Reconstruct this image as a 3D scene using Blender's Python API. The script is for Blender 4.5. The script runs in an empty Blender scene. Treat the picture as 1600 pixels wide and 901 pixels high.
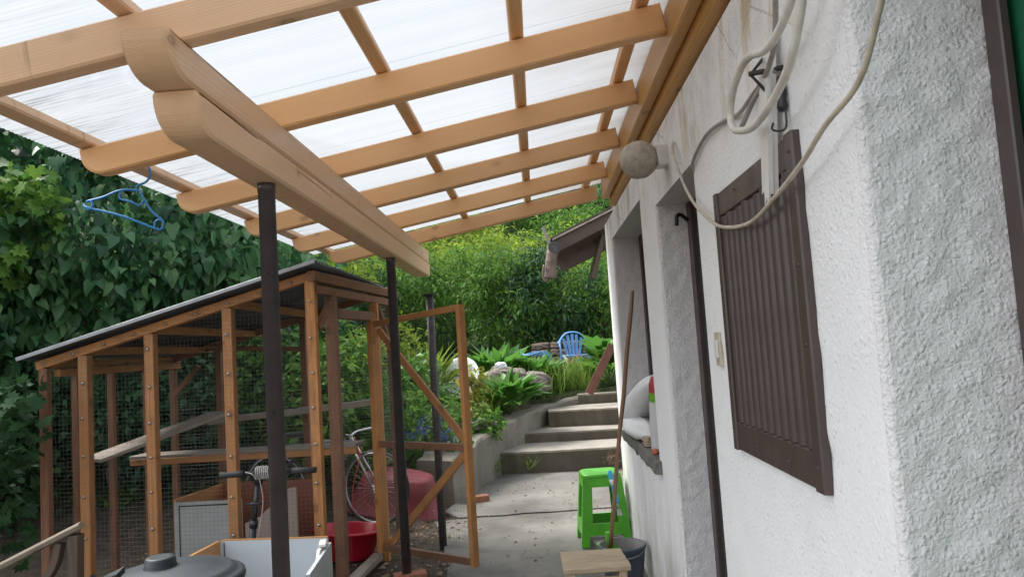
import bpy, math, random
import numpy as np
from mathutils import Vector, Matrix
import mathutils.noise as mnoise
random.seed(7)
RNG = np.random.default_rng(11)
S = bpy.context.scene
COL = S.collection
R = math.radians

# ------------------------------------------------------------ camera
cam_d = bpy.data.cameras.new('camera'); cam = bpy.data.objects.new('camera', cam_d); COL.objects.link(cam)
F_PX, YAW, PITCH, ROLL = 1165.1, -0.0293, 0.0779, 0.0644
cam_d.sensor_width = 36.0; cam_d.lens = F_PX / 1600 * 36.0
cam_d.clip_start = 0.05; cam_d.clip_end = 600
_cy, _sy, _cp, _sp = math.cos(YAW), math.sin(YAW), math.cos(PITCH), math.sin(PITCH)
_f = Vector((_sy*_cp, _cy*_cp, _sp)); _r = Vector((_cy, -_sy, 0)); _d = -_r.cross(_f)
_x = math.cos(ROLL)*_r + math.sin(ROLL)*_d; _dn = -math.sin(ROLL)*_r + math.cos(ROLL)*_d
M = Matrix((_x, -_dn, -_f)).transposed().to_4x4(); M.translation = (0, 0, 1.42)
cam.matrix_world = M
S.camera = cam

# ------------------------------------------------------------ light
SUN_EL, SUN_AZ = 56, -68          # azimuth from +Y, clockwise
world = bpy.data.worlds.new('World'); S.world = world; world.use_nodes = True
wn, wl = world.node_tree.nodes, world.node_tree.links
bg = wn['Background']
sky = wn.new('ShaderNodeTexSky'); sky.sky_type = 'NISHITA'; sky.sun_disc = False
sky.sun_elevation = R(SUN_EL); sky.sun_rotation = R(SUN_AZ); sky.air_density = 1.0; sky.dust_density = 2.0; sky.ozone_density = 1.0
hs = wn.new('ShaderNodeHueSaturation'); hs.inputs['Saturation'].default_value = 0.28   # overcast: pale sky
wl.new(sky.outputs[0], hs.inputs['Color']); wl.new(hs.outputs[0], bg.inputs['Color'])
bg.inputs['Strength'].default_value = 0.15
sun_d = bpy.data.lights.new('sun', 'SUN'); sun_d.energy = 1.5; sun_d.angle = R(22); sun_d.color = (1, .965, .91)
sun = bpy.data.objects.new('sun', sun_d); COL.objects.link(sun)
_sd = Vector((math.sin(R(SUN_AZ))*math.cos(R(SUN_EL)), math.cos(R(SUN_AZ))*math.cos(R(SUN_EL)), math.sin(R(SUN_EL))))
sun.rotation_euler = _sd.to_track_quat('Z', 'Y').to_euler()
S.view_settings.view_transform = 'Standard'; S.view_settings.look = 'None'; S.view_settings.gamma = 1
S.view_settings.exposure = 1.8

# ------------------------------------------------------------ materials
class NT:
    def __init__(s, name):
        s.m = bpy.data.materials.new(name); s.m.use_nodes = True
        s.n, s.l = s.m.node_tree.nodes, s.m.node_tree.links
        s.p = s.n['Principled BSDF']
    def node(s, t, **kw):
        nd = s.n.new('ShaderNode'+t)
        for k, v in kw.items():
            if k in nd.inputs: nd.inputs[k].default_value = v
            else: setattr(nd, k, v)
        return nd
    def link(s, a, b): s.l.new(a, b)
    def coord(s, kind='Object', scale=(1, 1, 1), loc=None):
        if kind == 'World': o = s.node('NewGeometry').outputs['Position']
        else: o = s.node('TexCoord').outputs[kind]
        mp = s.node('Mapping'); mp.inputs['Scale'].default_value = scale
        if loc: mp.inputs['Location'].default_value = loc
        s.link(o, mp.inputs['Vector']); return mp.outputs[0]
    def noise(s, vec, scale=5, detail=4, rough=.55, dist=0):
        nd = s.node('TexNoise'); nd.inputs['Scale'].default_value = scale; nd.inputs['Detail'].default_value = detail
        nd.inputs['Roughness'].default_value = rough; nd.inputs['Distortion'].default_value = dist
        s.link(vec, nd.inputs['Vector']); return nd.outputs['Fac']
    def ramp(s, fac, stops):
        nd = s.node('ValToRGB'); cr = nd.color_ramp
        while len(cr.elements) < len(stops): cr.elements.new(.5)
        for e, (p, c) in zip(cr.elements, stops):
            e.position = p; e.color = (*c, 1) if isinstance(c, tuple) else (c, c, c, 1)
        s.link(fac, nd.inputs['Fac']); return nd.outputs['Color']
    def mix(s, fac, a, b, mode='MIX'):
        nd = s.node('Mix', data_type='RGBA', blend_type=mode)
        for sock, v in ((nd.inputs[0], fac), (nd.inputs[6], a), (nd.inputs[7], b)):
            if isinstance(v, (int, float)): sock.default_value = v
            elif isinstance(v, tuple): sock.default_value = (*v, 1)
            else: s.link(v, sock)
        return nd.outputs[2]
    def math(s, op, a, b=0.0, c=None):
        nd = s.node('Math', operation=op)
        for sock, v in zip(nd.inputs, (a, b, c)):
            if v is None: continue
            if isinstance(v, (int, float)): sock.default_value = v
            else: s.link(v, sock)
        return nd.outputs[0]
    def bump(s, h, strength=.3, dist=.01):
        nd = s.node('Bump'); nd.inputs['Strength'].default_value = strength; nd.inputs['Distance'].default_value = dist
        s.link(h, nd.inputs['Height']); s.link(nd.outputs[0], s.p.inputs['Normal'])
    def set(s, color=None, rough=.6, metal=0, spec=None):
        if color is not None:
            if isinstance(color, tuple): s.p.inputs['Base Color'].default_value = (*color, 1)
            else: s.link(color, s.p.inputs['Base Color'])
        if isinstance(rough, (int, float)): s.p.inputs['Roughness'].default_value = rough
        else: s.link(rough, s.p.inputs['Roughness'])
        s.p.inputs['Metallic'].default_value = metal
        if spec is not None: s.p.inputs['Specular IOR Level'].default_value = spec
        return s.m

def m_wood(name, light, dark, rough=.5, knots=True, stain=.0, grain=1.0, drip=0.0):
    t = NT(name)
    rnd = t.node('ObjectInfo').outputs['Random']
    geo = t.node('TexCoord').outputs['Object']
    cmb = t.node('CombineXYZ'); 
    for i, k in enumerate((37., 3.1, 5.7)): t.link(t.math('MULTIPLY', rnd, k), cmb.inputs[i])
    add = t.node('VectorMath', operation='ADD'); t.link(geo, add.inputs[0]); t.link(cmb.outputs[0], add.inputs[1])
    def mp(sc):
        m_ = t.node('Mapping'); m_.inputs['Scale'].default_value = sc; t.link(add.outputs[0], m_.inputs['Vector']); return m_.outputs[0]
    # growth rings stretched along the piece (local X)
    warp = t.noise(mp((1.1, 6, 6)), 1.5, 3, .5)
    sep = t.node('SeparateXYZ'); t.link(add.outputs[0], sep.inputs[0])
    oy, oz = t.node('TexCoord').outputs['Object'], None
    s2 = t.node('SeparateXYZ'); t.link(oy, s2.inputs[0])
    qy, qz = t.math('ADD', s2.outputs[1], t.math('MULTIPLY_ADD', rnd, .12, -.09)), t.math('ADD', s2.outputs[2], .10)
    rr = t.math('SQRT', t.math('ADD', t.math('MULTIPLY', qy, qy), t.math('MULTIPLY', qz, qz)))      # distance from the pith
    ring = t.math('SINE', t.math('ADD', t.math('MULTIPLY', rr, 900*grain), t.math('MULTIPLY', warp, 30.)))
    ring = t.math('MULTIPLY_ADD', ring, .5, .5)
    fine = t.noise(mp((5, 170, 170)), 1.0, 5, .7)
    fac = t.math('ADD', t.math('MULTIPLY', ring, .34), t.math('MULTIPLY', fine, .66))
    col = t.ramp(fac, [(.22, light), (.85, dark)])
    big = t.noise(mp((.9, 7, 7)), 1.3, 2, .5)
    col = t.mix(t.math('MULTIPLY', big, .55), col, tuple(c*.72 for c in dark))
    tone = t.node('HueSaturation'); t.link(col, tone.inputs['Color'])
    t.link(t.math('MULTIPLY_ADD', rnd, .22, .89), tone.inputs['Value']); col = tone.outputs[0]
    if knots:
        v = t.node('TexVoronoi'); v.inputs['Scale'].default_value = 1.0; t.link(mp((5.5, 9, 9)), v.inputs['Vector'])
        sc_ = t.node('SeparateColor'); t.link(v.outputs['Color'], sc_.inputs[0])
        k = t.ramp(v.outputs['Distance'], [(.0, .75), (.07, .55), (.10, 1.), (.125, .35), (.26, 0.0)])
        k = t.math('MULTIPLY', k, t.math('GREATER_THAN', sc_.outputs[0], .60))
        col = t.mix(t.math('MULTIPLY', k, .75), col, tuple(c*.28 for c in dark))
    if stain:
        s_ = t.ramp(t.noise(mp((2.2, 2.2, 2.2)), 2.0, 5, .7), [(.48, 0.), (.72, 1.)])
        col = t.mix(t.math('MULTIPLY', s_, stain), col, (.055, .045, .04))
    if drip:      # dried run marks across the grain
        d_ = t.ramp(t.noise(mp((26, 2.0, 2.0)), 1.0, 3, .6), [(.60, 0.), (.70, 1.)])
        d2 = t.ramp(t.noise(mp((2.5, 5, 5)), 1.0, 3, .5), [(.45, 0.), (.62, 1.)])
        col = t.mix(t.math('MULTIPLY', t.math('MULTIPLY', d_, d2), drip), col, tuple(c*.45 for c in dark))
    t.bump(fac, .25, .0015)
    return t.set(col, rough)

def m_plain(name, col, rough=.5, metal=0, var=.25, scale=9, bump=0.0, spec=None, coord='Object'):
    t = NT(name); v = t.coord(coord)
    n1 = t.noise(v, scale, 5, .6)
    c = t.mix(t.ramp(n1, [(.3, 0.), (.75, 1.)]), tuple(min(1, x*(1+var*.4)) for x in col), tuple(x*(1-var) for x in col))
    if bump: t.bump(t.noise(v, scale*6, 4, .6), bump, .004)
    return t.set(c, t.ramp(n1, [(.3, max(0, rough-.08)), (.7, min(1, rough+.12))]), metal, spec)

def m_stucco(name, base, coarse=1.0, dirt=.25, stains=False, disp=.8, pmin=.35):
    t = NT(name); v = t.coord('World')
    wv = t.node('VectorMath', operation='ADD'); nv = t.node('TexNoise'); nv.inputs['Scale'].default_value = 55; nv.inputs['Detail'].default_value = 3; t.link(v, nv.inputs['Vector'])
    sc = t.node('VectorMath', operation='SCALE'); sc.inputs['Scale'].default_value = .011; t.link(nv.outputs['Color'], sc.inputs[0])
    t.link(v, wv.inputs[0]); t.link(sc.outputs[0], wv.inputs[1])
    def grains(scale):          # thrown-on grains: domes of random height
        vo = t.node('TexVoronoi'); vo.inputs['Scale'].default_value = scale*coarse; t.link(wv.outputs[0], vo.inputs['Vector'])
        sp = t.node('SeparateColor'); t.link(vo.outputs['Color'], sp.inputs[0])
        dome = t.math('MAXIMUM', t.math('SUBTRACT', .62, vo.outputs['Distance']), 0.)
        return t.math('MULTIPLY', dome, t.math('MULTIPLY_ADD', sp.outputs[0], .9, .25))
    g1 = grains(75); g2 = grains(135); soft = t.noise(v, 20, 3, .5); fine = t.noise(v, 240, 3, .6)
    h = t.math('ADD', t.math('ADD', g1, t.math('MULTIPLY', g2, .5)), t.math('MULTIPLY_ADD', soft, .25, t.math('MULTIPLY', fine, .10)))
    patch = t.ramp(t.noise(v, 2.6, 4, .55), [(.42, pmin), (.6, 1.)])
    hh = t.math('MULTIPLY', h, patch)
    t.bump(hh, disp, .008)
    big = t.ramp(t.noise(v, 1.7, 6, .65), [(.38, 0.), (.75, 1.)])
    c = t.mix(t.math('MULTIPLY', big, dirt), base, tuple(x*.72 for x in base))
    pits = t.ramp(t.noise(v, 95, 2, .5), [(.26, 1.), (.36, 0.)])
    c = t.mix(t.math('MULTIPLY', pits, .4), c, (.33, .33, .33))
    if stains:
        sep = t.node('SeparateXYZ'); t.link(t.node('NewGeometry').outputs['Position'], sep.inputs[0])
        Y, Z = sep.outputs[1], sep.outputs[2]
        # peeled, ochre-stained strip under the roof ledger
        up = t.math('MULTIPLY', t.ramp(Z, [(0., 0.), (1., 0.)]), 0) if False else t.node('MapRange')
        up.inputs['From Min'].default_value = 1.93; up.inputs['From Max'].default_value = 2.22; t.link(Z, up.inputs['Value'])
        sv = t.coord('World', (5, 5, 1.6))
        st = t.math('MULTIPLY', t.ramp(t.noise(sv, 1.6, 6, .68), [(.52, 0.), (.63, 1.)]), up.outputs[0])
        c = t.mix(t.math('MULTIPLY', st, .75), c, (.50, .36, .17))
        st2 = t.math('MULTIPLY', t.ramp(t.noise(t.coord('World', (3, 3, 2)), 2.3, 6, .7), [(.45, 0.), (.7, 1.)]), up.outputs[0])
        c = t.mix(t.math('MULTIPLY', st2, .5), c, (.45, .44, .42))
        crk = t.node('TexVoronoi', feature='DISTANCE_TO_EDGE'); crk.inputs['Scale'].default_value = 2.2; t.link(wv.outputs[0], crk.inputs['Vector'])
        ck = t.math('MULTIPLY', t.ramp(crk.outputs['Distance'], [(.0, 1.), (.008, 0.)]), up.outputs[0])
        c = t.mix(t.math('MULTIPLY', ck, .6), c, (.2, .19, .18))
        lo = t.node('MapRange'); lo.inputs['From Min'].default_value = .80; lo.inputs['From Max'].default_value = .05; t.link(Z, lo.inputs['Value'])
        damp = t.math('MULTIPLY', t.ramp(t.noise(t.coord('World', (4, 4, 1.1)), 1.8, 6, .7), [(.40, 0.), (.62, 1.)]), lo.outputs[0])
        c = t.mix(t.math('MULTIPLY', damp, .8), c, (.42, .37, .24))
        mould = t.math('MULTIPLY', t.ramp(t.noise(v, 23, 5, .75), [(.62, 0.), (.68, 1.)]), lo.outputs[0])
        c = t.mix(t.math('MULTIPLY', mould, .7), c, (.12, .12, .10))
    return t.set(c, .85, 0, .25)

def m_concrete(name, base, cracks=True, dark=.45):
    t = NT(name); v = t.coord('World')
    a = t.noise(v, 1.3, 7, .62); b = t.noise(v, 9, 6, .7); c_ = t.noise(v, 120, 3, .6)
    c = t.mix(t.ramp(a, [(.34, 0.), (.68, 1.)]), tuple(x*dark for x in base), tuple(x*1.12 for x in base))
    c = t.mix(t.math('MULTIPLY', t.ramp(b, [(.5, 0.), (.75, 1.)]), .55), c, tuple(x*.55 for x in (base[0], base[1]*.96, base[2]*.86)))
    c = t.mix(t.math('MULTIPLY', t.ramp(c_, [(.55, 0.), (.8, 1.)]), .35), c, tuple(min(1, x*1.5) for x in base))
    h = t.math('ADD', t.math('MULTIPLY', b, .8), t.math('MULTIPLY', c_, .35))
    if cracks:
        w = t.node('VectorMath', operation='ADD'); nv = t.node('TexNoise'); nv.inputs['Scale'].default_value = 3; nv.inputs['Detail'].default_value = 6; t.link(v, nv.inputs['Vector'])
        s_ = t.node('VectorMath', operation='SCALE'); s_.inputs['Scale'].default_value = .55; t.link(nv.outputs['Color'], s_.inputs[0]); t.link(v, w.inputs[0]); t.link(s_.outputs[0], w.inputs[1])
        vo = t.node('TexVoronoi', feature='DISTANCE_TO_EDGE'); vo.inputs['Scale'].default_value = .75; t.link(w.outputs[0], vo.inputs['Vector'])
        k = t.math('MULTIPLY', t.ramp(vo.outputs['Distance'], [(.0, 1.), (.007, 0.)]), t.ramp(a, [(.4, 0.), (.55, 1.)]))
        c = t.mix(t.math('MULTIPLY', k, .6), c, (.07, .065, .055)); h = t.math('SUBTRACT', h, t.math('MULTIPLY', k, .8))
    t.bump(h, .55, .008)
    return t.set(c, .9, 0, .3)

def m_leaf(name, cols, rough=.42, trans=.35, spec=.4):
    t = NT(name)
    rnd = t.math('FRACT', t.math('ADD', t.node('NewGeometry').outputs['Random Per Island'], t.node('ObjectInfo').outputs['Random']))
    n_ = len(cols)
    c = t.ramp(rnd, [(i/(n_-1), cc) for i, cc in enumerate(cols)])
    c = t.mix(t.ramp(t.noise(t.coord('World'), 1.1, 3, .5), [(.35, 0.), (.7, .55)]), c, tuple(x*1.0 for x in cols[-1]))
    t.set(c, rough, 0, spec)
    tr = t.node('BsdfTranslucent'); br = t.node('HueSaturation', Value=1.25); t.link(c, br.inputs['Color']); t.link(br.outputs[0], tr.inputs['Color'])
    ms = t.node('MixShader'); ms.inputs[0].default_value = trans
    t.link(t.p.outputs[0], ms.inputs[1]); t.link(tr.outputs[0], ms.inputs[2]); t.link(ms.outputs[0], t.n['Material Output'].inputs['Surface'])
    return t.m

def m_sheet():
    t = NT('polycarbonate')
    v = t.coord('World', (.35, 9, 1)); v2 = t.coord('World', (2.2, 60, 1)); v3 = t.coord('World')
    streak = t.noise(v, 1.6, 5, .65)
    sep = t.node('SeparateXYZ'); t.link(t.node('NewGeometry').outputs['Position'], sep.inputs[0])
    edge = t.node('MapRange'); edge.inputs['From Min'].default_value = -1.05; edge.inputs['From Max'].default_value = -1.72; t.link(sep.outputs[0], edge.inputs['Value'])
    wall = t.node('MapRange'); wall.inputs['From Min'].default_value = -.15; wall.inputs['From Max'].default_value = .6; t.link(sep.outputs[0], wall.inputs['Value'])
    dirt = t.math('MULTIPLY', t.ramp(t.noise(v2, 1.5, 5, .7), [(.52, 0.), (.66, 1.)]), edge.outputs[0])
    dirt2 = t.math('MULTIPLY', t.ramp(t.noise(t.coord('World', (1, 3, 1)), 1.4, 5, .6), [(.3, .35), (.7, 1.)]), t.math('MULTIPLY_ADD', wall.outputs[0], .85, .06))
    c = t.mix(t.ramp(streak, [(.35, 0.), (.75, 1.)]), (.28, .292, .30), (.245, .265, .28))
    web = t.math('MULTIPLY_ADD', t.math('SINE', t.math('MULTIPLY', sep.outputs[1], 2*math.pi/.021)), .5, .5)      # the webs between the two skins
    c = t.mix(t.math('MULTIPLY', web, .16), c, (.16, .17, .18))
    c = t.mix(t.math('MULTIPLY', dirt, .9), c, (.06, .052, .045))
    c = t.mix(dirt2, c, (.13, .11, .092))
    tl = t.node('BsdfTranslucent'); t.link(c, tl.inputs['Color'])
    tp = t.node('BsdfTransparent'); t.link(c, tp.inputs['Color'])
    gl = t.node('BsdfGlossy'); gl.inputs['Roughness'].default_value = .25; gl.inputs['Color'].default_value = (.8, .85, .9, 1)
    a = t.node('MixShader'); a.inputs[0].default_value = .90; t.link(tp.outputs[0], a.inputs[1]); t.link(tl.outputs[0], a.inputs[2])
    b = t.node('MixShader'); b.inputs[0].default_value = .05; t.link(a.outputs[0], b.inputs[1]); t.link(gl.outputs[0], b.inputs[2])
    t.link(b.outputs[0], t.n['Material Output'].inputs['Surface'])
    return t.m

MAT = dict(
    pine=m_wood('pine', (.86, .52, .255), (.70, .365, .145), .42),
    pine_pale=m_wood('pine_pale', (.86, .59, .38), (.73, .455, .265), .42, drip=.6),
    pine_gold=m_wood('pine_gold', (.76, .46, .17), (.58, .30, .09), .4),
    coop_wood=m_wood('coop_wood', (.56, .27, .085), (.34, .13, .036), .6, stain=.4),
    coop_dark=m_wood('coop_dark', (.30, .14, .065), (.15, .062, .03), .65, stain=.5),
    grey_wood=m_wood('grey_wood', (.40, .35, .29), (.22, .185, .15), .75, stain=.35),
    stool_wood=m_wood('stool_wood', (.52, .42, .28), (.34, .25, .15), .7, stain=.22),
    old_wood=m_wood('old_wood', (.115, .08, .055), (.055, .036, .026), .75, stain=.4),
    red_wood=m_wood('red_wood', (.22, .085, .05), (.12, .042, .028), .6, stain=.2),
    stick=m_wood('stick_wood', (.33, .19, .11), (.19, .10, .06), .55, knots=False),
    stucco=m_stucco('stucco', (.84, .84, .838), 1.0, .22, True, .5, .45),
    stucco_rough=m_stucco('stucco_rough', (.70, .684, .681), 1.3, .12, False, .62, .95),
    concrete=m_concrete('concrete', (.19, .182, .16)),
    concrete_step=m_concrete('concrete_step', (.30, .275, .235), False, .7),
    riser=m_concrete('riser_concrete', (.115, .102, .075), False, .62),  # darker than the treads: grime and the step fronts' shade put into colour
    concrete_old=m_concrete('concrete_old', (.21, .195, .16), False, .5),
    steel=m_plain('painted_steel', (.08, .07, .072), .4, .2, .3, 14, .05),
    steel_old=m_plain('old_steel', (.07, .066, .066), .6, .3, .4, 18, .1),
    brown=m_plain('brown_paint', (.066, .046, .041), .42, 0, .2, 7, .08),
    dark=m_plain('dark_paint', (.022, .02, .02), .5, 0, .3, 6),
    green_paint=m_plain('green_paint', (.012, .13, .06), .45, 0, .25, 8, .1),
    beige=m_plain('beige_edge', (.38, .35, .22), .6, 0, .3, 20),
    white_pl=m_plain('white_plastic', (.72, .71, .67), .35, 0, .15, 10),
    cable_w=m_plain('white_cable', (.66, .63, .56), .45, 0, .25, 16),
    cable_t=m_plain('tan_cable', (.52, .45, .36), .5, 0, .35, 22),
    cable_g=m_plain('grey_cable', (.33, .31, .29), .55, 0, .3, 22),
    black_pl=m_plain('black_plastic', (.018, .02, .022), .38, 0, .3, 6, .03),
    bin=m_plain('bin_plastic', (.014, .022, .027), .5, 0, .35, 7, .12),
    white_board=m_plain('white_board', (.45, .49, .52), .35, 0, .08, 3),
    pink_board=m_plain('pink_board', (.45, .36, .31), .5, 0, .15, 3),
    grey_board=m_plain('grey_board', (.40, .42, .41), .5, 0, .25, 5),
    veneer=m_wood('veneer', (.52, .27, .10), (.40, .18, .06), .4, knots=False),
    veneer_red=m_wood('veneer_red', (.30, .10, .05), (.20, .06, .03), .4, knots=False),
    red_pl=m_plain('red_plastic', (.52, .012, .035), .3, 0, .25, 5),
    red_tub=m_plain('faded_red_plastic', (.17, .013, .018), .6, 0, .35, 4),
    lime=m_plain('lime_plastic', (.07, .36, .012), .36, 0, .3, 7),
    green_pl=m_plain('green_plastic', (.12, .45, .03), .35, 0, .15, 5),
    blue_pl=m_plain('blue_plastic', (.02, .19, .46), .35, 0, .15, 6),
    chair_blue=m_plain('chair_blue', (.10, .26, .50), .4, 0, .25, 5),
    blue_br=m_plain('brush_blue', (.04, .36, .62), .35, 0, .1, 5),
    bucket=m_plain('bucket_grey', (.085, .11, .15), .5, 0, .35, 6),
    bucket_in=m_plain('bucket_cement', (.33, .31, .29), .8, 0, .45, 8, .2),
    globe=m_plain('globe_glass', (.50, .45, .36), .35, 0, .35, 40, 1.0),
    silver=m_plain('silver', (.42, .42, .42), .38, .9, .2, 9),
    wire=m_plain('mesh_wire', (.17, .17, .16), .5, .6, .3, 9),
    sheet_metal=m_plain('corrugated_sheet', (.10, .11, .12), .5, .25, .35, 3),
    roof_edge=m_plain('roof_edge', (.30, .31, .32), .5, .2, .2, 7),
    sack=m_plain('white_sack', (.74, .74, .74), .6, 0, .12, 4, .25),
    bag=m_plain('paper_bag', (.62, .62, .62), .5, 0, .1, 4),
    bag_red=m_plain('bag_red', (.42, .02, .035), .45, 0, .1, 4),
    bag_green=m_plain('bag_green', (.16, .42, .03), .45, 0, .1, 4),
    card=m_plain('cardboard', (.45, .36, .25), .8, 0, .2, 9),
    orange=m_plain('orange_plastic', (.62, .12, .03), .4, 0, .1, 4),
    glass=m_plain('window_glass', (.02, .022, .022), .08, 0, .1, 2),
    brick=m_plain('brick', (.34, .14, .085), .85, 0, .35, 14, .35),
    rail_wood=m_wood('rail_wood', (.24, .195, .14), (.13, .10, .07), .75, stain=.4),
    rock=m_plain('rock', (.19, .16, .135), .9, 0, .6, 6, .9),
    stone=m_plain('stone', (.19, .14, .11), .9, 0, .5, 7, .6),
    dish=m_plain('dish_white', (.76, .78, .80), .4, 0, .12, 3),
    rubber=m_plain('rubber', (.02, .02, .02), .7, 0, .2, 9),
    bark=m_plain('bark', (.10, .075, .055), .9, 0, .4, 12, .6),
    stem=m_plain('green_stem', (.10, .15, .04), .7, 0, .3, 9),
    copper=m_plain('spring_steel', (.5, .5, .5), .35, .8, .2, 9),
    red_wire=m_plain('red_wire', (.5, .05, .04), .4, 0, .1, 9),
    pipe=m_plain('weathered_pipe', (.17, .125, .10), .7, .1, .5, 12, .3),
    hay=m_plain('dry_leaf', (.22, .145, .075), .85, 0, .4, 6),
)
MAT['sheet'] = m_sheet()
MAT['leaf_big'] = m_leaf('leaf_big', [(.016, .07, .034), (.03, .115, .05), (.075, .20, .08), (.022, .09, .045), (.11, .235, .075)], .42, .36, .4)
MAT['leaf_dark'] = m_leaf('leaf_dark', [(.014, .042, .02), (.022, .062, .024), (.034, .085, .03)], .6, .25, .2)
MAT['leaf_mid'] = m_leaf('leaf_mid', [(.034, .105, .018), (.07, .17, .028), (.13, .24, .034), (.055, .13, .02)], .6, .42, .2)
MAT['leaf_light'] = m_leaf('leaf_light', [(.11, .205, .022), (.19, .285, .03), (.29, .34, .045), (.12, .20, .022)], .6, .45, .2)
MAT['leaf_fresh'] = m_leaf('leaf_fresh', [(.04, .14, .02), (.07, .19, .03), (.10, .235, .04)], .42, .4)
MAT['leaf_yellow'] = m_leaf('leaf_yellow', [(.20, .24, .03), (.34, .32, .04), (.30, .20, .04), (.10, .17, .03)], .5, .4)
MAT['leaf_grass'] = m_leaf('leaf_grass', [(.09, .19, .025), (.15, .25, .035), (.23, .28, .06), (.10, .20, .03)], .5, .4)
MAT['leaf_dry'] = m_leaf('leaf_dry', [(.20, .13, .07), (.32, .22, .13), (.13, .08, .05), (.38, .30, .2)], .8, .2)
MAT['petal_blue'] = m_leaf('petal_blue', [(.05, .08, .26), (.09, .13, .36), (.04, .07, .2)], .6, .3)

def m_ground():
    t = NT('soil'); v = t.coord('World')
    a = t.noise(v, .9, 6, .6); b = t.noise(v, 14, 6, .7)
    c = t.mix(t.ramp(b, [(.3, 0.), (.7, 1.)]), (.025, .019, .014), (.105, .085, .065))
    sep = t.node('SeparateXYZ'); t.link(t.node('NewGeometry').outputs['Position'], sep.inputs[0])
    far = t.node('MapRange'); far.inputs['From Min'].default_value = 6.5; far.inputs['From Max'].default_value = 11; t.link(sep.outputs[1], far.inputs['Value'])
    g = t.mix(t.ramp(b, [(.3, 0.), (.7, 1.)]), (.02, .035, .012), (.055, .08, .022))
    c = t.mix(t.math('MULTIPLY', far.outputs[0], t.ramp(a, [(.3, .55), (.55, 1.)])), c, g)
    t.bump(b, .8, .02)
    return t.set(c, .95, 0, .15)
MAT['soil'] = m_ground()

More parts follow.
